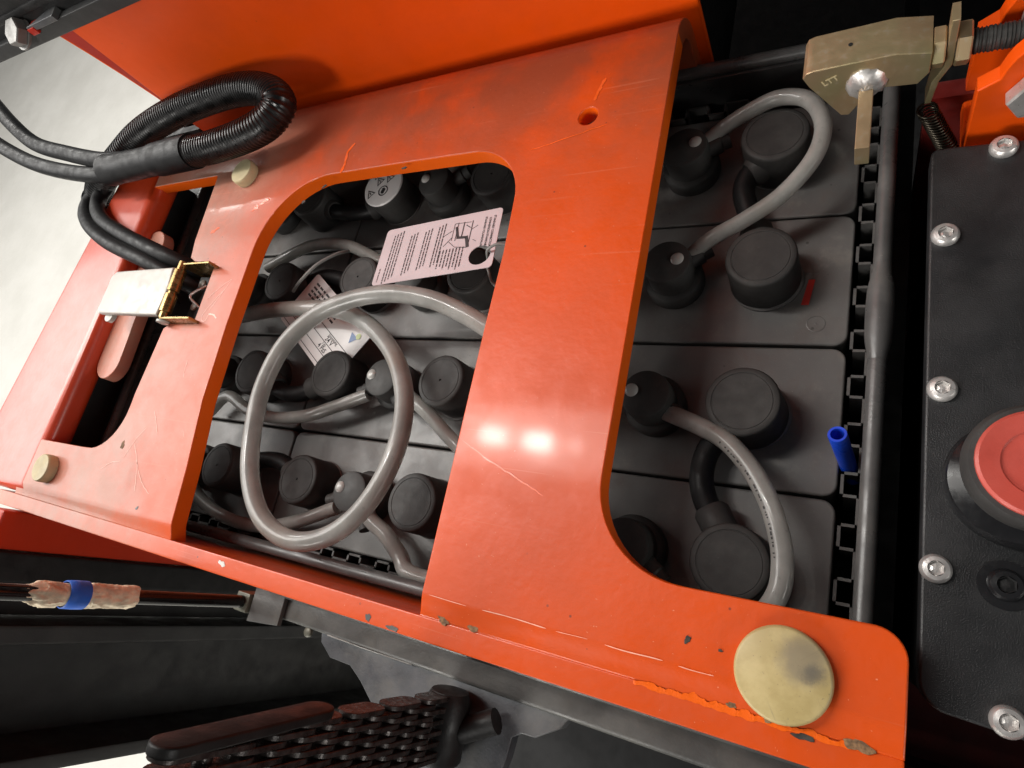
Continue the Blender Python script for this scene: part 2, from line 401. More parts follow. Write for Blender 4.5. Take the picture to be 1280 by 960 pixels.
# ------------------------------------------------------------------ the setting
def quad_sheet(x0, x1, y0, y1, z):
    b = bmesh.new(); b.faces.new([b.verts.new(v) for v in ((x0, y0, z), (x1, y0, z), (x1, y1, z), (x0, y1, z))]); return b
fl = obj('floor', quad_sheet(-9, 9, -9, 9, -.74), 'floor'); fl['kind'] = 'structure'
fl['label'] = 'pale scuffed concrete floor'

# truck frame behind and under the battery: dark cavity, recess shade put into its red
ch = thing('truck_frame', 'dark red-black truck frame forming the cavity around the battery', 'truck frame', (-.25, .15, -.45))
part('frame_floor', box(-.70, .34, -.052, .72, -.46, -.44), 'black', ch)
part('frame_wall', box(.0115, .020, -.040, .42, -.44, -.030), 'black', ch)          # between battery and control box
part('frame_wall', box(-.71, -.70, -.052, .400, -.44, .030), 'black', ch)
part('frame_wall', box(-.70, .34, .72, .73, -.44, .55), 'black', ch)                   # far back wall
part('frame_wall', box(.335, .345, .20, .72, -.44, .55), 'black', ch)
part('ledge', box(-.672, -.622, -.040, .342, .018, .026, .002), 'mast', ch, 35)
part('ledge', box(-.699, -.6725, -.040, .342, .008, .014, .001), 'black', ch, 35)
part('frame_wall', box(-.70, -.606, .345, .352, -.44, .060), 'black', ch)
part('cross_wall', box(.021, .34, .262, .272, -.30, .045), 'red_shade', ch)
part('light_blocker', box(-.115, .33, .42, .44, .05, .75), 'black', ch)  # added out of view to block light from behind
part('skirt', box(.0215, .40, -.60, -.0215, -.42, -.12), 'red_shade', ch)

# ------------------------------------------------------------------ battery
bat = thing('traction_battery', 'large traction battery of dark grey cells with rubber caps in black tray', 'battery', (-.30, .143, -.40))
XE = [-.6015, -.4035, -.2055, -.0075]; YE = [-.024, .0597, .1432, .2268, .310]
POLE = .0535
tray = part('tray', box(-.622, .0075, -.0355, .3345, -.40, -.395), 'tray', bat)
for a in ((-.622, -.616, -.0355, .3345), (.0035, .0075, -.0355, .3345), (-.622, .0075, -.0355, -.0315), (-.622, .0075, .3215, .3345)):
    part('tray_wall', box(a[0], a[1], a[2], a[3], -.395, .024, .0012), 'tray', bat, 35)
r = .0042
rp = [(-.618, -.0325, .0265), (.0057, -.0325, .0265), (.0057, .3275, .0265), (-.618, .3275, .0265)]
def rimpath():
    out = []; rc = .006
    for i in range(4):
        p, q = Vector(rp[i]), Vector(rp[(i+1) % 4]); d = (q-p).normalized()
        k = 14
        for t in range(k+1): out.append(p+d*rc+(q-d*rc-p-d*rc)*(t/k))
    out.append(out[0]); return out
part('rim', tube(rimpath(), r, 12, raw=True, cap=False), 'rim', bat, 60, 'rounded grey rim of the battery tray')
def bulge():
    P = [(.0057, .178-.052*i/16, .0266) for i in range(17)]
    prof = [0.98, 1.0, 1.12, 1.28, 1.38, 1.42, 1.44, 1.46, 1.46, 1.46, 1.45, 1.43, 1.4, 1.34, 1.2, 1.05, .98]
    it = iter(prof); L = .052/16
    return tube(P, r*1.04, 12, raw=True, rf=lambda s: prof[min(16, int(round(s/L)))])
part('weld_bulge', bulge(), 'rim', bat, 60, 'swollen joint in the grey tray rim')
# meander spacers between cells and tray walls
def meander(x0, y0, dx, dy, length, period, depth, t=.0015, z0=-.05, z1=.003):
    b = bmesh.new(); d = Vector((dx, dy, 0)); nrm = Vector((-dy, dx, 0)); o = Vector((x0, y0, 0)); s = 0; up = False; path = []
    while s < length:
        path.append((s, depth if up else 0)); s2 = min(length, s+period*(.56 if up else .44)); path.append((s2, depth if up else 0)); s = s2; up = not up
    P = [o+d*a+nrm*c for a, c in path]
    for p, q in zip(P, P[1:]):
        e = (q-p)
        if e.length < 1e-6: continue
        e.normalize(); f = Vector((-e.y, e.x, 0))*t/2; p2, q2 = p-e*t/2, q+e*t/2
        vs = []
        for z in (z0, z1): vs += [b.verts.new((c.x, c.y, z)) for c in (p2-f, q2-f, q2+f, p2+f)]
        for fc in ((4, 5, 6, 7), (0, 1, 5, 4), (1, 2, 6, 5), (2, 3, 7, 6), (3, 0, 4, 7)): b.faces.new([vs[i] for i in fc])
    bmesh.ops.recalc_face_normals(b, faces=b.faces)
    return b
part('spacer', meander(-.0062, .309, 0, -1, .330, .0262, .0075), 'spacer', bat, label='black corrugated plastic spacer on the right')
part('spacer', meander(-.60, -.0245, 1, 0, .595, .0262, -.0052), 'spacer', bat, label='black corrugated plastic spacer along the front')
part('spacer', meander(-.60, .3115, 1, 0, .595, .0262, .0075), 'spacer', bat, label='black corrugated plastic spacer along the back')

def rrect(x0, x1, y0, y1, r, n=5):
    return arc(x1-r, y1-r, r, 0, 90, n)+arc(x0+r, y1-r, r, 90, 180, n)+arc(x0+r, y0+r, r, 180, 270, n)+arc(x1-r, y0+r, r, 270, 360, n)
CW, CD = .1966, .0820
lid_bm = plate([rrect(-CW/2, CW/2, -CD/2, CD/2, .007)], -.06, 0, .0012)
lid_me = bpy.data.meshes.new('lid'); lid_bm.to_mesh(lid_me); lid_bm.free(); lid_me.materials.append(M['lid'])
lid_me.polygons.foreach_set('use_smooth', [True]*len(lid_me.polygons)); lid_me.set_sharp_from_angle(angle=R_(35))
def mesh_of(bm, mat, ang=40):
    me = bpy.data.meshes.new(mat); bm.normal_update(); bm.to_mesh(me); bm.free(); me.materials.append(M[mat])
    me.polygons.foreach_set('use_smooth', [True]*len(me.polygons)); me.set_sharp_from_angle(angle=R_(ang)); return me
def cap_bm(rad, h, hole=True):
    pr = [(rad*1.02, 0), (rad, h*.3), (rad*.985, h-.0020), (rad*.965, h-.0007), (rad*.93, h-.0001), (rad*.82, h), (rad*.81, h-.0003), (rad*.79, h-.0003), (rad*.78, h), (rad*.5, h)]
    pr += [(.0008, h), (.0008, h-.003), (0, h-.003)] if hole else [(0, h)]
    return lathe(pr, seg=40)
CAPH = .0265
cap_me = mesh_of(cap_bm(.0190, CAPH), 'cap'); cap_plain_me = mesh_of(cap_bm(.0196, CAPH, False), 'cap')
foot_me = mesh_of(lathe([(.0205, 0), (.0205, .0012), (.0195, .0020), (.018, .002)], seg=40), 'lid')
plug_me = mesh_of(lathe([(.0178, 0), (.0182, .004), (.0182, .010), (.0172, .0112), (.0146, .012), (.0145, .026), (.0140, .0283), (.0128, .0290), (0, .0291)], seg=36), 'plug')
lens_me = mesh_of(lathe([(.0040, 0), (.0040, .0005), (.0032, .0013), (.0017, .0018), (0, .0019)], seg=18), 'lens')
ear_me = mesh_of(lathe([(0, 0), (.0056, 0), (.0056, .013), (.0047, .0140), (.0047, .019), (0, .019)], axis=(1, 0, 0), seg=16), 'plug')
cup_me = mesh_of(lathe([(0, 0), (.0084, 0), (.0086, .009), (.0072, .0115), (0, .0116)], axis=(1, 0, 0), seg=18), 'cap')
mark_me = mesh_of(lathe([(.0050, 0), (.0050, .0003), (.0046, .0004), (.0046, .00015), (.0007, .00015), (0, .0006)], seg=24), 'lid')
def sub(name, me, parent, loc, rot=None, label=None):
    o = bpy.data.objects.new(name, me); COL.objects.link(o); o.parent = parent; o.location = loc
    if rot: o.rotation_euler = rot
    if label: o['label'] = label
    return o
cells = {}
NOZ = {(2, 2): (.55,), (2, 1): (-.45,), (2, 3): (.35,), (1, 1): (3.5, -.75), (1, 0): (3.45, -1.0), (2, 0): (-.6,), (1, 3): (.5, ), (1, 2): (2.6,)}
for i in range(3):
    for j in range(4):
        cx, cy = (XE[i]+XE[i+1])/2, (YE[j]+YE[j+1])/2
        c = bpy.data.objects.new('cell', lid_me); COL.objects.link(c); c.parent = bat
        wn = c.modifiers.new('flat_faces', 'WEIGHTED_NORMAL'); wn.mode = 'FACE_AREA'; wn.weight = 100
        c.location = Vector((cx, cy, random.uniform(-.0006, .0004)))-bat.location
        cells[(i, j)] = c
        for s in (-1, 1):
            plain = (i + j + (s > 0)) % 2 == 0 or (i, j, s) in ((2, 0, 1), (2, 2, 1))
            sub('pole_foot', foot_me, c, (s*POLE, 0, 0))
            if (i, j, s) != (1, 3, -1):
                q = sub('pole_cap', cap_plain_me if plain else cap_me, c, (s*POLE+random.uniform(-.001, .001), random.uniform(-.0015, .001), .001), (random.uniform(-.03, .03), random.uniform(-.03, .03), random.uniform(0, 6)))
        a = random.uniform(-.5, .5)
        sub('vent_plug', plug_me, c, (.0, -.001, 0), (random.uniform(-.03, .03), random.uniform(-.03, .03), a))
        sub('float_lens', lens_me, c, ((.0065 if (i, j) in ((2, 2), (2, 3)) else -.0085), .001, .0288))
        for ra in NOZ.get((i, j), ()):
            sub('plug_nozzle', ear_me, c, (math.cos(ra)*.008, math.sin(ra)*.008-.001, .0175), (0, 0, ra))
        if (i, j) in ((2, 2), (1, 1)): sub('mould_mark', mark_me, c, (.082, -.028, -.0002))
# plus and minus marks moulded on the right hand lids
for j in (1, 2): 
    b = box(.0868-.0035, .0868+.0035, -.0004+.004, .0004+.004, -.0002, .0004); box(.0868-.0004, .0868+.0004, .004-.0035, .004+.0035, -.0002, .0005, bm=b)
    sub('plus_mark', mesh_of(b, 'lid'), cells[(2, j)], (-.009, 0, 0))
b = box(.075, .0756, -.034, -.022, -.0002, .0005); box(.075, .083, -.022, -.0214, -.0002, .0005, bm=b)
sub('moulded_letter', mesh_of(b, 'lid'), cells[(2, 0)], (.004, .006, 0))
st = bmesh.new(); vs = [st.verts.new(v) for v in ((.0745, -.0165, .0006), (.0705, -.0165, .0006), (.0735, -.0005, .0006), (.0768, -.0005, .0006))]
st.faces.new(vs[::-1]); sub('red_sticker', mesh_of(st, 'redsticker'), cells[(2, 2)], (.0030, .0, .0), None, 'small red sticker beside the pole cap')
# the white warning cap on the back row
wc = cells[(1, 3)]
sub('pole_cap', cap_plain_me, wc, (-POLE, 0, .001))
disc = mesh_of(lathe([(.0193, 0), (.0195, .0008), (.0190, .0016), (.0178, .0019), (0, .0020)], seg=40), 'white')
sub('warning_disc', disc, wc, (-POLE, 0, CAPH+.0006), None, 'white round disc with hazard triangles')
sg = bmesh.new()
def tri(bm, x, y, s, rot):
    for k, (a, mi) in enumerate(((s, 0), )):
        pts = [Vector((a*math.cos(R_(90+120*i)+rot), a*math.sin(R_(90+120*i)+rot), 0)) for i in range(3)]
        inn = [p*.72 for p in pts]
        for i in range(3):
            j2 = (i+1) % 3; bm.faces.new([bm.verts.new(Vector((x, y, 0))+q) for q in (pts[i], pts[j2], inn[j2], inn[i])])
        d = Matrix.Rotation(rot, 3, 'Z')
        for (x0, y0, x1, y1) in ((-.08, -.1, .08, .38), (-.08, -.3, .08, -.16)):
            bm.faces.new([bm.verts.new(Vector((x, y, 0))+d @ Vector((px*a, py*a, 0))) for px, py in ((x0, y0), (x1, y0), (x1, y1), (x0, y1))])
for x, y in ((-.0105, -.0075), (-.004, .0045), (.006, .0065), (-.0085, .011)): tri(sg, x, y, .0052, .75)
for (x, y, rr) in ((.0025, -.0055, .0050), (.001, .0125, .0038)):
    for i in range(24):
        a0, a1 = 2*math.pi*i/24, 2*math.pi*(i+1)/24
        sg.faces.new([sg.verts.new((x+q*math.cos(a), y+q*math.sin(a), 0)) for q, a in ((rr, a0), (rr, a1), (rr*.8, a1), (rr*.8, a0))])
    sg.faces.new([sg.verts.new((x+rr*.5*math.cos(t)*(.5+.5*abs(math.sin(2*t+.6))), y+rr*.6*math.sin(t), 0)) for t in [2*math.pi*k/14 for k in range(14)]])
bmesh.ops.recalc_face_normals(sg, faces=sg.faces)
sub('hazard_print', mesh_of(sg, 'ink'), wc, (-POLE, 0, CAPH+.0028))

# pole connectors: short black cables with moulded cups
def connector(pts, rad=.0066):
    o = part('connector_cable', tube(pts, rad, 14), 'cable', bat, 60)
    for a, c in ((pts[0], pts[1]), (pts[-1], pts[-2])):
        d = (Vector(c)-Vector(a)).normalized()
        part('connector_cup', lathe([(0, -.006), (.0092, -.006), (.0094, .006), (.0078, .0085), (0, .0086)], Vector(a)+d*.003, d, 18), 'cap', bat, 45)
def row_y(j): return (YE[j]+YE[j+1])/2
connector([(-.0610, row_y(1)-.012, .013), (-.0705, .0775, .013), (-.0735, .0633, .013), (-.0705, .0495, .013), (-.0610, row_y(0)+.017, .013)])
connector([(-.0585, row_y(3)-.010, .013), (-.0675, .2515, .013), (-.0700, .2403, .013), (-.0660, .2265, .013), (-.0570, row_y(2)+.019, .013)])
connector([(-.4370, row_y(1)-.004, .012), (-.4220, .0885, .013), (-.3990, .0865, .013), (-.3780, row_y(1)-.006, .012)])
connector([(-.4360, row_y(0)+.006, .012), (-.4140, .0300, .013), (-.3930, .0300, .013), (-.3740, row_y(0)+.004, .012)])
connector([(-.4360, row_y(3)-.004, .012), (-.4080, .2560, .014), (-.3800, .2560, .014), (-.3720, row_y(3)-.006, .012)])
connector([(-.4360, row_y(2)-.002, .012), (-.4140, .1930, .013), (-.3930, .1910, .013), (-.3740, row_y(2)+.0, .012)])

# ------------------------------------------------------------------ watering tubes
def wtube(name, pts, rad, label, group='grey watering tubes on the battery'):
    o = obj(name, tube(pts, rad, 16, 10), 'tube'); smooth(o, 60); tag(o, label, 'tube', group); return o
LOOP = [(-0.1808,0.1195,0.0400),(-0.2003,0.1278,0.0450),(-0.2247,0.1393,0.0500),(-0.2539,0.1493,0.0540),(-0.2876,0.1532,0.0570),(-0.3228,0.1490,0.0580),(-0.3543,0.1365,0.0580),(-0.3780,0.1116,0.0580),(-0.3877,0.0777,0.0570),(-0.3833,0.0414,0.0560),(-0.3703,0.0106,0.0560),(-0.3469,-0.0127,0.0560),(-0.3164,-0.0217,0.0560),(-0.2889,-0.0153,0.0550),(-0.2688,0.0017,0.0540),(-0.2574,0.0263,0.0520),(-0.2543,0.0557,0.0500),(-0.2630,0.0858,0.0470),(-0.2852,0.1148,0.0440),(-0.3215,0.1386,0.0420),(-0.3648,0.1502,0.0400),(-0.4222,0.1508,0.0380),(-0.4634,0.1474,0.0360),(-0.4963,0.1430,0.0340)]
wtube('watering_tube', LOOP, .0064, 'thick grey tube coiled in a big loop over the battery caps')
wtube('watering_tube', [(-0.5047,0.0632,0.0120),(-0.4844,0.0790,0.0140),(-0.4500,0.0685,0.0160),(-0.4155,0.0638,0.0180),(-0.3802,0.0680,0.0180),(-0.3495,0.0783,0.0180),(-0.3200,0.0900,0.0180)], .0050, 'thin grey tube crossing inside the upper half of the big loop')
wtube('watering_tube', [(-.2900, .0950, .018), (-0.2729,0.0864,0.0200),(-0.2575,0.0770,0.0180),(-0.2421,0.0659,0.0160),(-0.2202,0.0522,0.0140),(-.19, .035, .014)], .0050, 'short thin grey tube from the loop to under the orange bar')
wtube('watering_tube', [(-.5350, .0250, .014), (-0.4980,0.0020,0.0140),(-0.4688,-0.0130,0.0140),(-0.4339,-0.0206,0.0140),(-0.3944,-0.0205,0.0150),(-0.3577,-0.0110,0.0160),(-0.3200,0.0050,0.0180)], .0050, 'thin grey tube sagging along the front row of caps')
wtube('watering_tube', [(-.2950, .0120, .018), (-0.2885,0.0022,0.0180),(-0.2731,-0.0058,0.0160),(-0.2586,-0.0172,0.0140),(-0.2440,-0.0260,0.0180),(-0.2100,-0.0270,0.0120)], .0055, 'brownish grey tube running down to the front rim')
wtube('watering_tube', [(-0.4926,0.2064,0.0120),(-0.4600,0.2167,0.0160),(-0.4298,0.2235,0.0180),(-0.3949,0.2213,0.0180),(-0.3656,0.2114,0.0160),(-0.3200,0.1900,0.0170)], .0050, 'dim grey tube arching behind the hanging tag')
wtube('watering_tube', [(-0.0954,0.1930,0.0190),(-0.0825,0.2017,0.0240),(-0.0651,0.2114,0.0260),(-0.0463,0.2229,0.0300),(-0.0321,0.2393,0.0340),(-0.0267,0.2554,0.0360),(-0.0290,0.2713,0.0360),(-0.0380,0.2850,0.0340),(-0.0536,0.2910,0.0310),(-0.0697,0.2880,0.0270),(-0.0844,0.2820,0.0230),(-0.0980,0.2740,0.0190)], .0047, 'grey tube hooked around the back right cap')
wtube('watering_tube', [(-0.0960,0.0940,0.0180),(-0.0756,0.0862,0.0220),(-0.0602,0.0782,0.0260),(-0.0465,0.0648,0.0300),(-0.0366,0.0496,0.0330),(-0.0306,0.0351,0.0340),(-0.0276,0.0208,0.0340),(-0.0290,0.0060,0.0330),(-0.0400,-0.0100,0.0270),(-.055, -.017, .02)], .0051, 'arched grey tube with black print in the right front opening')
# worn print along that tube
tp_path = spline([(-0.0602,0.0782,0.0260),(-0.0465,0.0648,0.0300),(-0.0366,0.0496,0.0330),(-0.0306,0.0351,0.0340),(-0.0276,0.0208,0.0340)], 24)
tb_ = bmesh.new(); rn = random.Random(4); i = 0
while i < len(tp_path)-4:
    ln = rn.choice((1, 1, 2, 3)); a, c = tp_path[i], tp_path[min(len(tp_path)-1, i+ln)]
    d = (c-a).normalized(); sd = d.cross(Vector((0, 0, 1))).normalized()*-1; up = sd.cross(d).normalized(); up = up if up.z > 0 else -up
    o1, o2 = rn.uniform(.46, .52), rn.uniform(.60, .68)
    def on(p, t): return p+(sd*-t+up*math.sqrt(1-t*t))*.00522
    tb_.faces.new([tb_.verts.new(q) for q in (on(a, o1), on(c, o1), on(c, o2), on(a, o2))]); i += ln+rn.choice((1, 1, 2, 4))
bmesh.ops.recalc_face_normals(tb_, faces=tb_.faces)
tprint = obj('tube_print', tb_, 'ink'); tprint.parent = [o for o in COL.objects if o.name.startswith('watering_tube')][-1]
bl = obj('blue_tube', lathe([(0, -.012), (.0040, -.012), (.0044, .036), (.0042, .0364), (.0031, .0364), (.0029, .026), (0, .026)], (-.0035, .0775, -.004), (-.16, .24, 1), 20), 'blue'); smooth(bl, 40)
tag(bl, 'short bright blue tube stub sticking up by the tray rim', 'tube')

# ------------------------------------------------------------------ cards
def card_obj(name, corners, mat, label, thick=.0005, rnd=.004):
    A, B, Cc, D = [Vector(c) for c in corners]                         # TL TR BR BL
    ux = ((B-A)+(Cc-D)); ux.normalize(); n = ux.cross(((A-D)+(B-Cc)).normalized()).normalized(); uy = n.cross(ux)
    o0 = (A+B+Cc+D)/4
    W = ((B-A).length+(Cc-D).length)/2; Hh = ((A-D).length+(B-Cc).length)/2
    m4 = Matrix.Translation(o0) @ Matrix((ux, uy, n)).transposed().to_4x4()
    return m4, W, Hh
tg = thing('hanging_tag', 'pale pink printed instruction card hanging by a hole over the cells', 'tag', (-.264, .190, .05))
m4, W, Hh = card_obj('tag', [(-0.3179,0.2110,0.0460),(-0.2209,0.2202,0.0500),(-0.2122,0.1748,0.0500),(-0.3048,0.1574,0.0620)], None, None)
hole = arc(W*.385, -Hh*.27, .0082, 0, 360, 22)[:-1]
outl = rrect(-W/2, W/2, -Hh/2, Hh/2, .003)
cb = plate([outl, hole], -.0003, .0003, .00008, 0)
# slight curl of the card
bmesh.ops.subdivide_edges(cb, edges=[e for e in cb.edges if e.calc_length() > .02], cuts=3)
part('card', turn(cb, m4), 'card', tg)
pr = bmesh.new()
rot = Matrix.Rotation(-math.pi/2, 4, 'Z')                              # print reads down the card's right end
def line(body, x, y, size, al='LEFT'): text_mesh(body, size, m4 @ Matrix.Translation((x, y, .00045)) @ rot, pr, al)
line('STANDARD CONNECTION', W*.440, Hh*.38, .0023); line('CONNEXION STANDARD', W*.405, Hh*.36, .0023); line('STANDARD POLANSCHLUSS', W*.370, Hh*.38, .0021)
def bars(x, y0, y1, w, rnd, bm, mm):
    y = y0
    while y > y1:
        l = rnd.uniform(.0012, .0042); e = max(y1, y-l)
        vs = [bm.verts.new(mm @ Vector(v)) for v in ((x-w/2, y, .00045), (x+w/2, y, .00045), (x+w/2, e, .00045), (x-w/2, e, .00045))]
        bm.faces.new(vs[::-1]); y = e-rnd.uniform(.0003, .0007)
rn = random.Random(3)
for k in range(8): bars(W*(.235-.027*k), -Hh*.08, -Hh*(.42-.01*k) - (.002 if k % 2 else 0), .00085, rn, pr, m4)
for g, (xs, y0, y1) in enumerate((((.04, .015, -.01), .40, -.28), ((-.075, -.10, -.125), .36, -.30), ((-.20, -.225, -.25), .34, -.34), ((-.335, -.36, -.385, -.41), .42, -.40))):
    for q, x in enumerate(xs): bars(W*x, Hh*(y0-.02*q), Hh*(y1-.03*q), .0008, rn, pr, m4)
bars(-W*.46, -Hh*.22, -Hh*.45, .0007, rn, pr, m4)
# line drawing of the connector
def seg(x0, y0, x1, y1, w_):
    a, c = Vector((x0, y0, .00045)), Vector((x1, y1, .00045)); d = (c-a).normalized(); q = Vector((-d.y, d.x, 0))*w_/2
    pr.faces.new([pr.verts.new(m4 @ v) for v in (a-q, c-q, c+q, a+q)])
for x0, y0, x1, y1, ww in ((.12, .36, .12, .06, .0004), (.15, .37, .15, .05, .0005), (.12, .36, .26, .34, .0004), (.16, .10, .24, .08, .0022), (.24, .10, .27, -.10, .0024), (.27, .36, .27, -.02, .0006), (.14, .30, .17, .10, .0020), (.20, .36, .20, .10, .0008), (.27, .20, .32, .26, .0004), (.10, .05, .16, -.06, .0004), (.26, -.10, .16, -.06, .0005), (.04, .16, .11, .24, .0004), (.12, .12, .06, -.02, .0004), (.22, .30, .26, .24, .0006), (.30, .02, .33, -.02, .0004)):
    seg(W*x0, Hh*y0, W*x1, Hh*y1, ww)
bmesh.ops.recalc_face_normals(pr, faces=pr.faces)
part('printed_text', pr, 'ink', tg)
cord = obj('tag_cord', tube([(-.2215, .1815, .0478), (-.2180, .1850, .0550), (-.2080, .1880, .0555), (-.1950, .1860, .0480), (-.1900, .1750, .0350), (-.2050, .1640, .0330), (-.2190, .1680, .0380), (-.2222, .1770, .0450)], .0010, 8), 'cord'); smooth(cord, 60)
tag(cord, 'thin pale cord looped through the hole of the pink card', 'cord')
rc = thing('rating_card', 'white battery rating card turned diagonally under the big tube loop', 'tag', (-.40, .15, .02))
m4, W, Hh = card_obj('rating', [(-0.4108,0.1930,0.0200),(-0.3308,0.1343,0.0200),(-0.3624,0.0961,0.0200),(-0.4439,0.1516,0.0200)], None, None)
W2, H2 = W, Hh
part('card', turn(plate([rrect(-W2/2, W2/2, -H2/2, H2/2, .003)], -.0003, .0003, .00008, 0), m4), 'white', rc)
pr = bmesh.new(); gp = bmesh.new()
def line2(body, x, y, size, bm): text_mesh(body, size, m4 @ Matrix.Translation((x*W2, y*H2, .00045)), bm)
for y, x0, x1 in ((.02, -.10, .46), (-.14, -.46, .46), (-.30, -.46, .46), (-.44, -.46, .30)):
    pr.faces.new([pr.verts.new(m4 @ Vector(v)) for v in ((x0*W2, y*H2, .00045), (x1*W2, y*H2, .00045), (x1*W2, y*H2+.0006, .00045), (x0*W2, y*H2+.0006, .00045))])
rn = random.Random(9)
line2('24 V', .12, -.11, .0058, pr); line2('12', -.36, -.27, .0056, pr); line2('4 PzS', .10, -.27, .0056, pr); line2('500 Ah', -.30, -.41, .0056, pr)
line2('Zellen', -.36, -.19, .0040, gp); line2('Typ', .12, -.19, .0040, gp); line2('Kapazität C5', -.30, -.34, .0038, gp); line2('Spannung', .12, -.03, .0040, gp)
for k in range(4):
    x = -.42
    while x < (.02 if k else .10):
        l = rn.uniform(.03, .09); y = .36-.075*k
        pr.faces.new([pr.verts.new(m4 @ Vector(v)) for v in ((x*W2, y*H2, .00045), ((x+l)*W2, y*H2, .00045), ((x+l)*W2, y*H2+.0018, .00045), (x*W2, y*H2+.0018, .00045))]); x += l+.012
bmesh.ops.recalc_face_normals(pr, faces=pr.faces)
part('printed_text', pr, 'ink', rc); part('printed_text', gp, 'greyink', rc)
lg = bmesh.new(); lg.faces.new([lg.verts.new(m4 @ Vector((.36*W2+x, .24*H2+y, .0006))) for x, y in ((0, -.0045), (.005, .0035), (-.005, .0035))]); part('logo_mark', lg, 'logoblue', rc)
lg = bmesh.new(); lg.faces.new([lg.verts.new(m4 @ Vector((.40*W2+.0026*math.cos(t), .34*H2+.0026*math.sin(t), .0007))) for t in [2*math.pi*k/16 for k in range(16)]]); part('logo_mark', lg, 'logogreen', rc)
cord = obj('card_cord', tube([(-.4200, .1700, .0330), (-.4060, .1760, .0400), (-.3930, .1900, .0400), (-.3830, .2030, .0330), (-.3800, .2110, .0240)], .0014, 8), 'cord'); smooth(cord, 60)
tag(cord, 'thin dark cord holding the white rating card', 'cord')

# ------------------------------------------------------------------ orange guard plate
ZP = .075; T = .012
XL, AR, AL, BL, BR = -.640, -.4075, -.5135, -.1930, -.1058
FY, FY2 = -.0405, -.0522
YC, RB = .3120, .028                                                   # bend at the back
YB = YC + RB*math.pi/2 + .030                                          # flat length before bending
gpl = thing('guard_plate', 'thick orange steel guard plate with wide openings over the battery', 'guard plate', (-.30, .143, .06))
out = [(XL, FY), (.0200, FY)]
out += arc(.0200-.011, .0025-.011, .011, 0, 90, 8)                      # right foot corner
out += [(-.060, .0015)] + [(-.0625+0, .0015)]
out += arc(-.0640, .0435, .0420, 270, 180, 12)                          # sweeping fillet into the bar
out += [(BR, YB), (XL+.028, YB), (XL+.028, .2665)]
out += [(-.5165, .2665)] + arc(-.5185, .2630, .0045, 45, 0, 3)
out += [(-.5115, .2000), (-.5080, .1830), (-.5000, .1790), (-.4705, .1752)]
out += [(-.4705, .1215), (-.5020, .1215), (-.5085, .1170), (-.5135, .0600)]
out += arc(-.5515, .0480, .0380, 0, -80, 8)
out += [(-.560, .0100), (XL, .0095)]
inner_win = []
# window between arm and bar is open towards the front bar
i0 = out.index((XL, FY))
pts = [(XL, FY), (-.4100, FY), (-.4160, .010), (-.4250, .060), (-.4280, .120), (-.4280, .185)] + arc(-.3660, .1860, .0620, 178, 90, 14) \
    + [(-.300, .2482)] + arc(-.2350, .2062, .0415, 92, 0, 12) + [(-.1922, .170), (BL, .120), (BL, FY)] + out[1:]
hl = arc(-.1541, .2613, .0062, 0, 360, 24)[:-1]
pb = plate([pts, hl], ZP-T, ZP, .0009, 2)
for k in range(0, 9): bmesh.ops.bisect_plane(pb, geom=pb.verts[:]+pb.edges[:]+pb.faces[:], plane_co=(0, YC+RB*math.pi/2*k/8, 0), plane_no=(0, 1, 0))
for y in (-.0285, -.0305, -.0325, -.0345, -.0365, -.0385): bmesh.ops.bisect_plane(pb, geom=pb.verts[:]+pb.edges[:]+pb.faces[:], plane_co=(0, y, 0), plane_no=(0, 1, 0))
ZC = ZP-RB
for v in pb.verts:
    if v.co.y > YC:
        s = v.co.y-YC; rr = v.co.z-ZC; a = min(s/RB, math.pi/2); ex = max(0, s-RB*math.pi/2)
        v.co.y = YC+rr*math.sin(a); v.co.z = ZC+rr*math.cos(a)-ex
    elif v.co.y < -.0284:
        t = min(1, (-.0284-v.co.y)/.0120); v.co.z -= .0026*t*t*(3-2*t)
bmesh.ops.recalc_face_normals(pb, faces=pb.faces); pb.normal_update()
for f in pb.faces:
    if abs(f.normal.z) < .5 and f.calc_center_median().y < YC: f.material_index = 1  # cut faces brighter: light on the edges put into the colour
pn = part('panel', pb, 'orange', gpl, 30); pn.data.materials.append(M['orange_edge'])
# upright front bar: its top edge is the pale strip along the front
fb = box(XL-.030, .0200, FY2, FY+.0003, -.045, ZP-.0030, .0010, 2)
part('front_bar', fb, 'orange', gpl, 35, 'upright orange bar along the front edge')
# wavy weld seam / ragged paint along the joint
wb = bmesh.new(); random.seed(11)
from mathutils import noise as mnoise
NS = 200; A = []; B = []
for i in range(NS+1):
    x = -.078+.084*i/NS; k = 1.15*math.sin(math.pi*i/NS)**.5+.02
    k *= .8; f = mnoise.fractal((x*160, 0, 0), .8, 2.2, 6); g = mnoise.fractal((x*140, 9, 0), .8, 2.2, 6)
    A.append(wb.verts.new((x, FY+.0010*k+max(-.0008, .0022*k*f), ZP-.00235))); B.append(wb.verts.new((x, FY-.0012-.0007*k+.0010*g, ZP-.0028)))
for i in range(NS): wb.faces.new((B[i], B[i+1], A[i+1], A[i]))
part('paint_seam', wb, 'orange_edge', gpl, None, 'brighter orange ragged seam along the front joint')
cr = [(-.188, -.0292), (-.165, -.0296), (-.140, -.0292), (-.118, -.0298), (-.100, -.0294), (-.084, -.0300), (-.068, -.0296), (-.055, -.0302), (-.044, -.0300)]
cp = [(p.x, p.y) for p in spline([(x, y, 0) for x, y in cr], 8)]
for a, c, ww in ((0, 9, .00030), (11, 24, .00045), (25, 33, .00025), (36, 50, .00045), (53, 64, .00030)):  # highlight of the front bend, painted as pale strokes
    part('crease_glint', stroke(cp[a:c], ZP-.00005, ww), 'scratch', gpl, None, 'pale highlight line painted along the front bend')
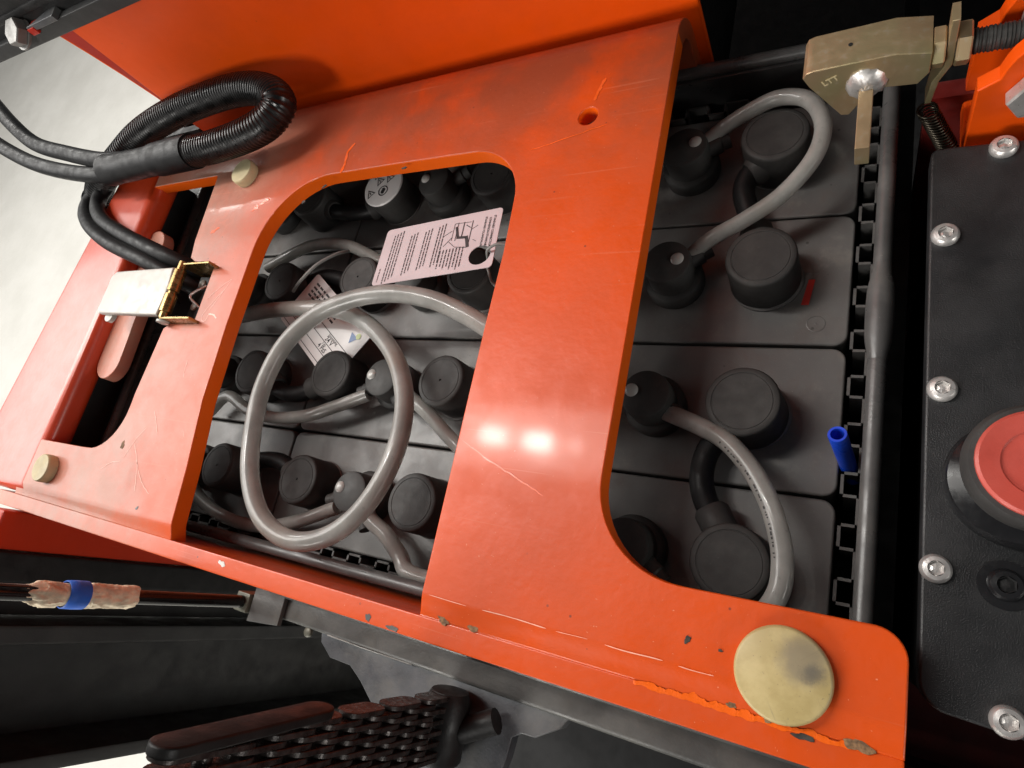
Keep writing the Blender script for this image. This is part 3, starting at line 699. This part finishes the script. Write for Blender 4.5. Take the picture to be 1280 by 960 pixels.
# studs
def stud(x, y, rad, h, mat, label, tilt=(0, 0, 1), z=ZP):
    o = part('stud', lathe([(rad*.97, 0), (rad, h*.25), (rad, h*.72), (rad*.965, h*.95), (rad*.93, h), (0, h*1.02)], (x, y, z-.0005), tilt, 48), mat, gpl, 40, label); return o
stud(-.0205, -.0225, .0176, .0046, 'stud', 'large worn cream disc with a grey smudge')
stud(-.5930, -.0135, .0118, .0085, 'cream', 'small cream disc at the front left corner')
stud(-.4690, .2600, .0118, .0085, 'cream', 'small cream disc below the black hose')
def flake(name, cx, cy, rx, ry, rot, mat, seed, z=ZP, jag=.4, t=.0002): part(name, patch(cx, cy, z, rx, ry, rot, jag+.15, 23, min(t, .0003), seed), mat, gpl)
# chips and worn spots
flake('paint_chip', -.0573, -.0190, .0022, .0016, .9, 'chip', 4, t=.0006); flake('paint_chip', -.0440, -.0200, .0011, .0008, .2, 'chip', 5, t=.0004)
flake('paint_chip', -.3690, .2375, .0030, .0012, .5, 'chip', 6); flake('paint_chip', -.3870, .2255, .0022, .0020, .7, 'chip', 7)
flake('paint_chip', -.2920, .2435, .0032, .0011, .05, 'chip', 8); flake('paint_chip', -.1000, -.0330, .0010, .0008, 0, 'chip', 15, ZP-.0012)
flake('rust_spot', -.1780, -.0395, .0045, .0026, -.3, 'rust', 9, ZP-.0025); flake('rust_spot', -.1600, -.0392, .0040, .0020, -.2, 'rust', 10, ZP-.0025)
flake('rust_spot', -.0380, -.0388, .0028, .0016, 0, 'rust', 12, ZP-.0025); flake('rust_spot', -.0245, -.0405, .0022, .0012, 0, 'rust', 13, ZP-.0025)
flake('rust_spot', .0060, -.0400, .0062, .0030, -.1, 'rust', 14, ZP-.0025); flake('paint_chip', -.0120, -.0425, .0050, .0016, 0, 'chip', 16, ZP-.0028)
flake('paint_chip', -.2255, -.0490, .0022, .0028, .2, 'greysteel', 17, ZP-.0030); flake('paint_chip', -.2080, -.0505, .0050, .0018, -.05, 'greysteel', 18, ZP-.0030)
flake('paint_chip', -.3520, -.0450, .0045, .0022, -.2, 'lever', 19, ZP-.0030)
flake('paint_chip', -.4560, -.0255, .0020, .0016, .4, 'greysteel', 20); flake('dirt_spot', -.5030, .0170, .0032, .0040, .4, 'rust', 21)
# scratches: the scrawl beside the latch and scuffs on the left foot
def scratch(pts, w_=.00042, mat='scratch'):
    if len(pts) > 2: pts = [(p.x+random.uniform(-.0003, .0003), p.y+random.uniform(-.0003, .0003)) for p in spline([(x, y, 0) for x, y in pts], 6)]
    part('scratch', stroke(pts, ZP, w_), mat, gpl)
scratch([(-.4640, .1430), (-.4560, .1500), (-.4470, .1570), (-.4410, .1600)]); scratch([(-.4410, .1600), (-.4460, .1500), (-.4520, .1390), (-.4560, .1330)])
scratch([(-.4630, .1280), (-.4590, .1350), (-.4510, .1450), (-.4460, .1500)]); scratch([(-.4630, .1280), (-.4600, .1240), (-.4560, .1240), (-.4545, .1300)]); scratch([(-.4545, .1300), (-.4480, .1290), (-.4430, .1260)], .0012)
for p in ([(-.4780, .0470), (-.4700, .0380), (-.4640, .0300)], [(-.4780, .0080), (-.4700, .0000), (-.4600, -.0080), (-.4480, -.0140)], [(-.4880, .0200), (-.4760, .0060), (-.4660, -.0140)], [(-.5200, -.0040), (-.5100, .0020), (-.4980, .0050)],
          [(-.4960, .0080), (-.4880, .0240), (-.4800, .0340)], [(-.4600, .0900), (-.4590, .0820), (-.4570, .0760)], [(-.2290, .0450)][:0] or [(-.4350, .0360), (-.4310, .0310)]): scratch(p)
scratch([(-.1900, .0530), (-.1700, .0440), (-.1500, .0360), (-.1350, .0300)], .0005, 'fresh_orange')
for p, ww in (([(-.1520, .2720), (-.1500, .2800), (-.1470, .2880)], .0022), ([(-.3560, .2480), (-.3540, .2560), (-.3550, .2660), (-.3500, .2740)], .0024), ([(-.1900, .2420), (-.1700, .2460), (-.1400, .2530)], .0007)):
    scratch(p, ww, 'fresh_orange')
# patch of fresh orange beside the stud
for x, y, q in ((-.4350, .2310, 22), (-.4430, .2260, 23), (-.4880, .2080, 24)): flake('worn_patch', x, y, .0070, .0028, .5, 'fresh_orange', q, jag=.6)

# ------------------------------------------------------------------ side plate and latch on the left
sp = thing('side_plate', 'orange side plate with rounded edge left of the latch', 'side plate', (-.66, .14, .06))
spb = plate([[(-.6220, -.0385), (-.6080, .3000), (-.6850, .3000), (-.7420, -.0385)]], ZP-.0240, ZP+.0005, .0095, 8)
part('slab', spb, 'rail', sp, 40)
ob = plate([arc(-.6030, .2080, .0170, 0, 180, 12)+arc(-.5985, .0900, .0170, 180, 360, 12)], .0500, .0610, .0008, 2)
part('lug', ob, 'orange', sp, 35, 'rounded orange lug under the latch')
part('upright', box(-.700, -.632, -.035, .295, -.25, .050, .003), 'black', sp, 35)
la = thing('toggle_latch', 'pale metal toggle latch lever with yellow zinc hinge on orange plate', 'latch', (-.53, .147, .07))
lev = plate([[(-.6020, .1320), (-.5990, .1270), (-.5080, .1245), (-.5060, .1480), (-.5090, .1690), (-.5950, .1685), (-.6010, .1640)]], .0790, .0850, .0018, 3)
part('lever', lev, 'lever', la, 40)
part('lever_lip', lathe([(0, 0), (.0058, 0), (.0058, .004), (0, .0045)], (-.590, .1268, .0795), (0, 0, -1), 18), 'lever', la, 40)
part('hinge_pin', tube([(-.5000, .1225, .083), (-.5000, .1735, .083)], .0036, 14, 2), 'brass', la, 50)
for y0, y1 in ((.1275, .1440), (.1460, .1660)): part('knuckle', lathe([(.0036, 0), (.0050, .0005), (.0050, y1-y0-.0005), (.0036, y1-y0)], (-.5000, y0, .083), (0, 1, 0), 14), 'brass', la, 40)
for y in (.1225, .1715): part('bracket_arm', box(-.5030, -.4630, y-.0012, y+.0012, .0600, .0850, .0010), 'brass', la, 35)
part('base_plate', box(-.5000, -.4600, .1222, .1720, .0575, .0600, .0006), 'brass', la, 35)
for y in (.1410, .1620): part('rivet', lathe([(.0038, 0), (.0036, .0012), (.0020, .0022), (0, .0024)], (-.4925, y, .0657), (0, 0, 1), 18), 'lever', la, 40)
part('spring_wire', tube([(-.4850, .1400, .066), (-.4930, .1480, .072), (-.4860, .1600, .066)], .0012, 8), 'steel', la, 60)
part('rivet_plate', box(-.4990, -.4640, .1260, .1690, .0602, .0656, .0006), 'black', la, 35)
part('pivot_head', lathe([(.0050, 0), (.0048, .0018), (0, .0030)], (-.5035, .1212, .0800), (0, -1, 0), 18), 'lever', la, 40)

# ------------------------------------------------------------------ hose and cables
hs = thing('corrugated_hose', 'black corrugated conduit looped on the orange plate with smooth sleeve', 'hose', (-.50, .29, .09))
HOSE = [(-0.7200,0.2640,0.0720),(-0.6956,0.2771,0.0850),(-0.6542,0.2908,0.0950),(-0.6155,0.3068,0.1020),(-0.5675,0.3172,0.1060),(-0.5130,0.3220,0.1080),(-0.4642,0.3214,0.1080),(-0.4303,0.3130,0.1060),(-0.4150,0.2994,0.1040),(-0.4251,0.2857,0.1020),(-0.4511,0.2776,0.1010),(-0.4906,0.2731,0.1010),(-0.5238,0.2726,0.1010)]
pitch = .0032
part('conduit', tube(resample(HOSE, pitch/4), .0134, 26, raw=True, rf=lambda s: 1.0 if (s % pitch) < pitch*.55 else .925), 'hose', hs, 25)
SL = [(-0.5160,0.2729,0.1010),(-0.5350,0.2727,0.1010),(-0.5655,0.2722,0.1010),(-0.6080,0.2707,0.1020),(-0.6472,0.2701,0.1030)]
def slr(s): return 1.04 if s < .052 else (1.04-.10*min(1, (s-.052)/.008) + (.10 if s > .12 else .06*max(0, (s-.08)/.04)))
part('sleeve', tube(resample(SL, .003), .0143, 28, raw=True, rf=slr), 'sleeve', hs, 35)
part('end_ring', lathe([(.0105, 0), (.0150, .0), (.0153, .004), (.0144, .009), (.0105, .009)], (-.7165, .2660, .0735), (-.8, -.42, -.42), 24), 'sleeve', hs, 40)
def cable(pts, rad, label): o = obj('power_cable', tube(pts, rad, 16, 10), 'cable'); smooth(o, 60); tag(o, label, 'cable', 'black cables leaving the hose')
cable([(-.5900, .2740, .1040), (-0.6106,0.2744,0.1060),(-0.6593,0.2801,0.1080),(-0.7231,0.2943,0.1120),(-0.7929,0.3129,0.1180),(-0.8498,0.3414,0.1280),(-0.9203,0.3846,0.1400)], .0080, 'upper black cable curving from the sleeve to the left edge')
cable([(-.5900, .2690, .0990), (-0.6164,0.2680,0.0990),(-0.6623,0.2683,0.1010),(-0.7216,0.2762,0.1060),(-0.7882,0.2911,0.1120),(-0.8533,0.3127,0.1200),(-0.9277,0.3428,0.1300)], .0080, 'lower black cable curving from the sleeve to the left edge')
cable([(-0.7000,0.2900,0.0800),(-0.7141,0.2545,0.0810),(-0.6857,0.2269,0.0860),(-0.6283,0.1997,0.0870),(-0.5684,0.1812,0.0780),(-0.5343,0.1691,0.0640),(-0.5158,0.1619,0.0500),(-.50, .15, .02)], .0072, 'dark grey cable bending under the latch lever, nearer one')
cable([(-0.6850,0.2880,0.0800),(-0.6960,0.2591,0.0810),(-0.6669,0.2311,0.0850),(-0.6118,0.2080,0.0850),(-0.5534,0.1893,0.0760),(-0.5254,0.1817,0.0600),(-0.5162,0.1789,0.0450),(-.505, .17, .015)], .0072, 'dark grey cable bending under the latch hinge, farther one')

# ------------------------------------------------------------------ orange housing behind
hp = thing('housing_panel', 'tall clean orange housing panel standing behind the guard plate', 'housing', (-.35, .35, 0))
part('face', box(-.6035, -.1000, .3440, .3490, -.10, .60, .0020), 'orange_clean', hp, 35)
fbm = bmesh.new(); A = []; B = []
for i in range(25):
    z = -.10+.70*i/24; k = max(0, (z-.07))/.116; x = -.6045-.0035-.0215*min(2.2, k)**1.6
    A.append((x, z)); B.append((-.6030, z))
for t, (ya, yb) in enumerate(((.3480, .3500), )):
    for i in range(24):
        (x0, z0), (x1, z1) = A[i], A[i+1]; q = [(x0, z0), (B[i][0], B[i][1]), (B[i+1][0], B[i+1][1]), (x1, z1)]
        f = [fbm.verts.new((x, ya, z)) for x, z in q]; g = [fbm.verts.new((x, yb, z)) for x, z in q]
        fbm.faces.new(f[::-1]); fbm.faces.new(g)
        fbm.faces.new((f[0], g[0], g[3], f[3]))
bmesh.ops.remove_doubles(fbm, verts=fbm.verts, dist=1e-6)
part('flange', fbm, 'red_dark', hp)
part('flange_edge', tube([(x-.0010, .3490, z) for x, z in A], .0013, 8, raw=True), 'orange_edge', hp, 60)
part('side', box(-.1300, -.1200, .3495, .70, -.10, .60, .001), 'black', hp, 35)

# dark cross member at top left
tb = thing('cross_member', 'dark grey bolted steel cross member in the top left corner', 'cross member', (-.70, .335, .21))
part('lower_rail', box(-1.25, -.40, .3225, .3310, .1960, .2080, .0012), 'mast', tb, 35)
part('web', box(-1.25, -.40, .3310, .3360, .2000, .2600, .001), 'guard', tb, 35)
part('upper_rail', box(-1.25, -.36, .3290, .3430, .2160, .2230, .002), 'guard', tb, 35)
part('tube', tube([(-1.1, .3400, .2420), (-.80, .3400, .2420), (-.62, .3400, .2440)], .0130, 20, 4), 'greysteel', tb, 40)
part('bolt_head', hexagon(.0110, .0085, (-.6210, .3235, .2085), (0, -.5, .85)), 'dullsteel', tb, 30)
part('washer', lathe([(0, 0), (.0125, 0), (.0125, .0015), (0, .0016)], (-.6210, .3240, .2078), (0, -.5, .85), 22), 'dullsteel', tb, 35)
part('red_block', box(-.6060, -.5960, .3200, .3300, .2050, .2110, .0008), 'red_dark', tb, 35)
part('gusset', turn(plate([[(-.02, -.006), (.022, -.006), (.020, .006), (.006, .004), (-.006, -.001)]], -.001, .004, .0006), Matrix.Translation((-.585, .3270, .2085))), 'bracketgrey', tb, 35)

# ------------------------------------------------------------------ control box on the right
cb = thing('control_box', 'black control box with silver socket screws and red stop button', 'control box', (.14, .10, -.05))
ZB = .055
po = arc(.0245+.010, -.0235+.010, .010, 180, 270, 6)+[(.30, -.0450), (.30, .2215), (.030, .2245)]+arc(.0262, .2208, .0035, 70, 180, 4)
part('top_panel', plate([po], ZB-.012, ZB, .0012, 2), 'leather', cb, 35)
part('case', box(.0275, .298, -.020, .2190, -.30, ZB-.0125, .002), 'black', cb, 35)
def screw(x, y, mat='steel', rad=.0056, label=None):
    b = lathe([(rad*.97, 0), (rad, .0012), (rad*.93, .0024), (rad*.80, .0032), (rad*.52, .0035)], (x, y, ZB), (0, 0, 1), 30)
    s = part('screw', b, mat, cb, 35, label)
    hb = bmesh.new(); lathe([(rad*.54, .0034), (rad*.46, .0017), (rad*.2, .0021), (0, .0022)], (x, y, ZB), (0, 0, 1), 6, hb)
    bmesh.ops.recalc_face_normals(hb, faces=hb.faces)
    so = obj('socket', hb, 'steel' if mat == 'steel' else 'black'); so.parent = s
    if mat != 'steel':
        part('screw_washer', lathe([(.0090, 0), (.0090, .0008), (.0060, .0009)], (x, y, ZB), (0, 0, 1), 30), 'gloss_black', cb, 35)
for x, y in ((.0502, .2205), (.0291, .1766), (.0294, .1027), (.0288, .0282), (.0511, -.0205), (.1100, .2200), (.1100, -.0240)): screw(x, y)
screw(.0507, .0265, 'gloss_black', .0060, 'black socket screw on a black washer')
EX, EY = .0545, .0650
es = part('emergency_stop', lathe([(.0245, 0), (.0245, .004), (.0232, .0065), (.0175, .0080), (.0165, .0105), (.0165, .0200), (.0190, .0220), (.0215, .0260)], (EX, EY, ZB), (0, 0, 1), 48), 'gloss_black', cb, 35)
def subpart(name, bm, mat, par, ang):
    o = obj(name, bm, mat); o.parent = par; smooth(o, ang); return o
subpart('bezel', lathe([(.0215, .0255), (.0222, .0300), (.0220, .0350), (.0205, .0372), (.0188, .0374)], (EX, EY, ZB), (0, 0, 1), 48), 'cap', es, 35)
subpart('button_cap', lathe([(.0190, .0365), (.0188, .0385), (.0178, .0392), (.0118, .0386), (.0112, .0378), (0, .0374)], (EX, EY, ZB), (0, 0, 1), 48), 'estop', es, 35)

# ------------------------------------------------------------------ catch assembly at the top right
ca = thing('catch_block', 'yellow zinc catch block with square pin on a threaded rod', 'catch', (0, .25, .09))
def xz_prism(poly, y0, y1, bev):
    b = plate([poly], -(y1-y0)/2, (y1-y0)/2, bev, 2)
    return turn(b, Matrix.Translation((0, (y0+y1)/2, 0)) @ Matrix.Rotation(math.pi/2, 4, 'X'))
blk = xz_prism([(-.0325, .0950), (-.0300, .0890), (-.0165, .0665), (-.0130, .0660), (-.0030, .0815), (.0147, .0800), (.0188, .0860), (.0188, .0975), (.0048, .1005), (-.0280, .0990), (-.0310, .0980)], .2420, .2630, .0006)
part('block', blk, 'chromate', ca, 30)
def bead():
    b = lathe([(.0088, -.0005), (.0082, .0012), (.0066, .0028), (.0040, .0038), (.0020, .0042), (0, .0043)], (-.0060, .2420, .0865), (0, -1, .1), 28); rn_ = random.Random(2)
    for v in b.verts: v.co += Vector((rn_.uniform(-1, 1), rn_.uniform(-1, 1)*.7, rn_.uniform(-1, 1)))*.00055
    return b
part('square_pin', box(-.0088, -.0028, .2060, .2430, .0740, .0860, .0004), 'chromate', ca, 30)
part('weld_bead', bead(), 'steel', ca, 60)
stm = bmesh.new(); text_mesh('LTT', .0044, Matrix.Translation((-.0235, .24185, .0885)) @ Matrix.Rotation(math.pi/2, 4, 'X') @ Matrix.Rotation(.45, 4, 'Z'), stm, 'LEFT', .00015)
part('stamped_letters', stm, 'cream', ca, None, 'stamped letters on the catch block')
part('drill_mark', lathe([(.0010, 0), (.0009, .0002), (0, .0002)], (-.0130, .2530, .0999), (0, 0, 1), 10), 'hole', ca)
AXZ, AXY = .0895, .2520
part('nut', hexagon(.0088, .0050, (.0190, AXY, AXZ), (1, 0, 0)), 'chromate', ca, 25)
part('nut', hexagon(.0092, .0055, (.0278, AXY, AXZ), (1, 0, 0)), 'chromate', ca, 25)
pth = resample([(.0330, AXY, AXZ), (.0420, AXY, AXZ), (.0560, AXY, AXZ)], .0004)
part('threaded_rod', tube(pth, .0054, 20, raw=True, rf=lambda s: 1.0 if (s % .0016) < .0008 else .90), 'thread', ca, 25)
part('rod_core', tube([(.015, AXY, AXZ), (.034, AXY, AXZ)], .0048, 16, 2), 'thread', ca, 50)
lv = xz_prism([(.0245, .1080), (.0275, .1080), (.0275, .0830), (.0235, .0740), (.0215, .0600), (.0190, .0600), (.0205, .0740), (.0245, .0830)], .2470, .2570, .0005)
part('lever_arm', lv, 'chromate', ca, 30)
sp_ = []
for i in range(15*14+1):
    t = i/14; a = 2*math.pi*t; sp_.append((.0200+.0042*math.cos(a)+.0007*t, .2440+.0042*math.sin(a)-.0006*t, .0600-.00125*t))
so = obj('coil_spring', tube(sp_, .00060, 6, raw=True), 'spring'); smooth(so, 60); tag(so, 'small dark coil spring hanging from the catch lever', 'spring')
cl = thing('clevis_bracket', 'orange clevis lugs holding the threaded rod eye with hex bolt', 'bracket', (.06, .25, .05))
def lug(y0, y1):
    pts = [(.0370, .0400), (.0370, .0800), (.0440, .0850)]+[(.0640+.0190*math.cos(R_(a)), .0860+.0190*math.sin(R_(a))) for a in range(165, -1, -15)]+[(.0900, .0400)]
    return xz_prism(pts, y0, y1, .0008)
part('lug', lug(.2330, .2410), 'orange_clean', cl, 30); part('lug', lug(.2640, .2720), 'orange_clean', cl, 30)
part('rod_eye', lathe([(0, 0), (.0120, 0), (.0120, .0130), (0, .0130)], (.0640, .2460, .0880), (0, 1, 0), 28), 'thread', cl, 40)
for y in (.2415, .2595): part('washer', lathe([(0, 0), (.0130, 0), (.0130, .0030), (0, .0030)], (.0640, y, .0880), (0, 1, 0), 28), 'steel', cl, 40)
part('bolt_head', hexagon(.0108, .0075, (.0580, .2328, .0775), (0, -1, 0)), 'steel', cl, 25)
part('base', box(.0365, .110, .2280, .2760, .0300, .0405, .002), 'orange_clean', cl, 35)
part('end_cap', lathe([(0, 0), (.0090, .0), (.0085, .0040), (0, .0050)], (.0560, .2722, .0930), (0, 1, 0), 20), 'scratch', cl, 40)

# ------------------------------------------------------------------ front: beam, bracket, mast, rod, chain
be = thing('front_beam', 'dusty dark grey steel beam just below the orange front edge', 'beam', (-.16, -.075, -.05))
part('beam_top', box(-.3780, .0650, -.0810, -.0560, -.030, .0, .0030, 3), 'greysteel', be, 40)
part('ridge', box(-.3780, .0650, -.0660, -.0570, -.010, .0045, .0020, 3), 'greysteel', be, 40)
br = plate([[(-.3238, -.0790), (-.3218, -.0870), (-.3101, -.0945), (-.2912, -.0947), (-.2793, -.1016), (-.2560, -.1190), (-.2100, -.1600), (-.1745, -.1600), (-.1646, -.1120), (-.1634, -.1000), (-.1580, -.0965), (-.1496, -.0961), (-.1355, -.0873), (-.1300, -.0790)]], -.0140, -.0040, .0010)
part('bracket_plate', br, 'bracketgrey', be, 35)
part('scuffed_edge', tube([(-.315, -.0806, -.0015), (-.28, -.0808, -.0012), (-.240, -.0806, -.0015)], .0006, 6, 4), 'dullsteel', be, 60)
part('strut', turn(box(-.070, .070, -.007, .007, -.02, .0, .002), Matrix.Translation((-.100, -.1130, -.030)) @ Matrix.Rotation(.35, 4, 'Z')), 'greysteel', be, 35)
part('lower_web', box(-.30, .25, -.0700, -.0640, -.30, -.02), 'mast', be)
part('under_tray', box(-.26, .30, -.42, -.071, -.30, -.20), 'black', be)
part('end_tab', turn(plate([[(-.012, -.015), (.020, -.011), (.020, .011), (-.012, .012)]], -.002, .002, .0005), Matrix.Translation((-.3790, -.0740, .0020))), 'greysteel', be, 35)
part('cap_screw', lathe([(.0034, 0), (.0034, .002), (.0026, .0026), (0, .0028)], (-.3345, -.0835, -.004), (0, 0, 1), 18), 'clamp', be, 35)

rod = thing('guide_rod', 'glossy black vertical rod beside the mast with clamp at its foot', 'rod', (-.400, -.077, 0))
part('shaft', tube([(-.4000, -.0770, -.02), (-.4000, -.0770, .20), (-.4000, -.0770, .42)], .0046, 18, 4), 'rod', rod, 50)
part('clamp', box(-.4070, -.3930, -.0840, -.0700, -.012, .006, .001), 'clamp', rod, 35)
def lumpy():
    n = 130; b = tube([(-.4000, -.0770, .092+.064*i/n) for i in range(n+1)], .0070, 60, raw=True)
    for v in b.verts:
        d = Vector((v.co.x+.4, v.co.y+.077, 0)); a = math.atan2(d.y, d.x); z = v.co.z
        q = (math.cos(a)*1.3, math.sin(a)*1.3, z*75)
        big = mnoise.noise((math.cos(a)*.8, math.sin(a)*.8, z*45)); fold = 1-abs(mnoise.noise((q[0]*1.6+z*60, q[1]*1.6, z*120))); fine_ = mnoise.noise((q[0]*5, q[1]*5, z*420))
        k = 1+.20*big+.22*(fold-.75)+.05*fine_
        if z > .146: k *= 1-.45*(z-.146)/.010+.25*mnoise.noise((a*2, 5, z*200))
        if .119 < z < .136: k = k*.25+.66
        if a > -2.6 and a < -1.6: k += .10*(z < .119)                     # overlapping edge of the wrap
        v.co.x = -.4+d.x*k; v.co.y = -.077+d.y*k; v.co.z += .0022*mnoise.noise((a*1.5, 3, z*60))
    return b
cl_ = obj('cloth_wrap', lumpy(), 'cloth'); smooth(cl_, 60); tag(cl_, 'crumpled cream rag wrapped around the black rod', 'cloth')
tp = obj('tape_band', lathe([(.0074, 0), (.0082, .0003), (.0083, .0060), (.0080, .0118), (.0073, .0122)], (-.4000, -.0770, .1215), (0, 0, 1), 24), 'bluetape'); smooth(tp, 60); tag(tp, 'blue tape band around the cream rag', 'tape')

ma = thing('mast_channel', 'tall matt black mast channel standing at lower left', 'mast', (-.63, -.18, -.74))
part('web', box(-.672, -.660, -.2600, -.1450, -.739, .55, .002), 'mast', ma, 35)
part('flange', box(-.662, -.615, -.1620, -.1450, -.739, .55, .003), 'mast', ma, 35)
part('flange', box(-.662, -.600, -.2640, -.2500, -.739, .55, .003), 'mast', ma, 35)
rs = thing('red_side_frame', 'deep red upright frame panel under the front left corner', 'frame', (-.63, -.07, -.74))
part('red_panel', box(-.640, -.622, -.0860, -.0535, -.739, .0830, .003), 'red_side', rs, 35)
part('dark_strip', box(-.650, -.618, -.1120, -.0865, -.739, .30, .003), 'guard', rs, 35)
part('backing', box(-.660, -.648, -.1440, -.1120, -.739, .30, .001), 'mast', rs, 35)

chn = thing('leaf_chain', 'greasy brown leaf chain running up in front of the plate', 'chain', (-.20, -.105, 0))
pz = .0155; lk = []
def link_me():
    n = 9; a = [(.0068*math.cos(R_(-90+180*i/n)), pz/2+.0068*math.sin(R_(0+180*i/n))) for i in range(n+1)]
    pts = [(.0064*math.cos(R_(180*i/n)), pz/2+.0064*math.sin(R_(180*i/n))) for i in range(n+1)]+[(-.0064*math.cos(R_(180*i/n)), -pz/2-.0064*math.sin(R_(180*i/n))) for i in range(n+1)]
    b = plate([pts], -.00125, .00125, .0003, 0); turn(b, Matrix.Rotation(math.pi/2, 4, 'X'))
    return mesh_of(b, 'chain', 35)
lm = link_me(); NP = 12
for k in range(17):
    for q in range(NP):
        if (q+k) % 2 == 0 or q in (0, NP-1) and k % 2 == 0:
            o = bpy.data.objects.new('chain_link', lm); COL.objects.link(o); o.parent = chn
            o.location = Vector((-.2010, -.0865-.00285*q-.0009*max(0, k-8)**2, .028+pz*k))-chn.location
pm = mesh_of(lathe([(0, -.0172), (.0036, -.0172), (.0036, .0166), (0, .0168)], axis=(0, 1, 0), seg=12), 'chain')
for k in range(18):
    o = bpy.data.objects.new('chain_pin', pm); COL.objects.link(o); o.parent = chn; o.location = Vector((-.2010, -.1025-.0009*max(0, k-8)**2, .0203+pz*k))-chn.location
an = part('anchor_block', lathe([(0, -.019), (.0120, -.019), (.0135, -.017), (.0135, .014), (.0110, .019), (0, .0195)], (-.2010, -.1030, .0100), (0, 1, .05), 26), 'guard', chn, 40)
part('anchor_bolt', tube([(-.2050, -.1120, .010), (-.1900, -.1030, .008), (-.1700, -.0920, .006)], .0070, 20, 3), 'guard', chn, 50)
cg = obj('chain_guard', turn(plate([arc(-.0, .192, .007, 0, 180, 8)+arc(-.0, .122, .007, 180, 360, 8)], -.0022, .0022, .001), Matrix.Translation((-.2000, -.0820, .10)) @ Matrix.Rotation(.055, 4, 'X') @ Matrix.Translation((0, 0, -.10)) @ Matrix.Rotation(math.pi/2, 4, 'X')), 'guard'); smooth(cg, 40)
tag(cg, 'dark rounded guard plate alongside the greasy chain', 'guard')
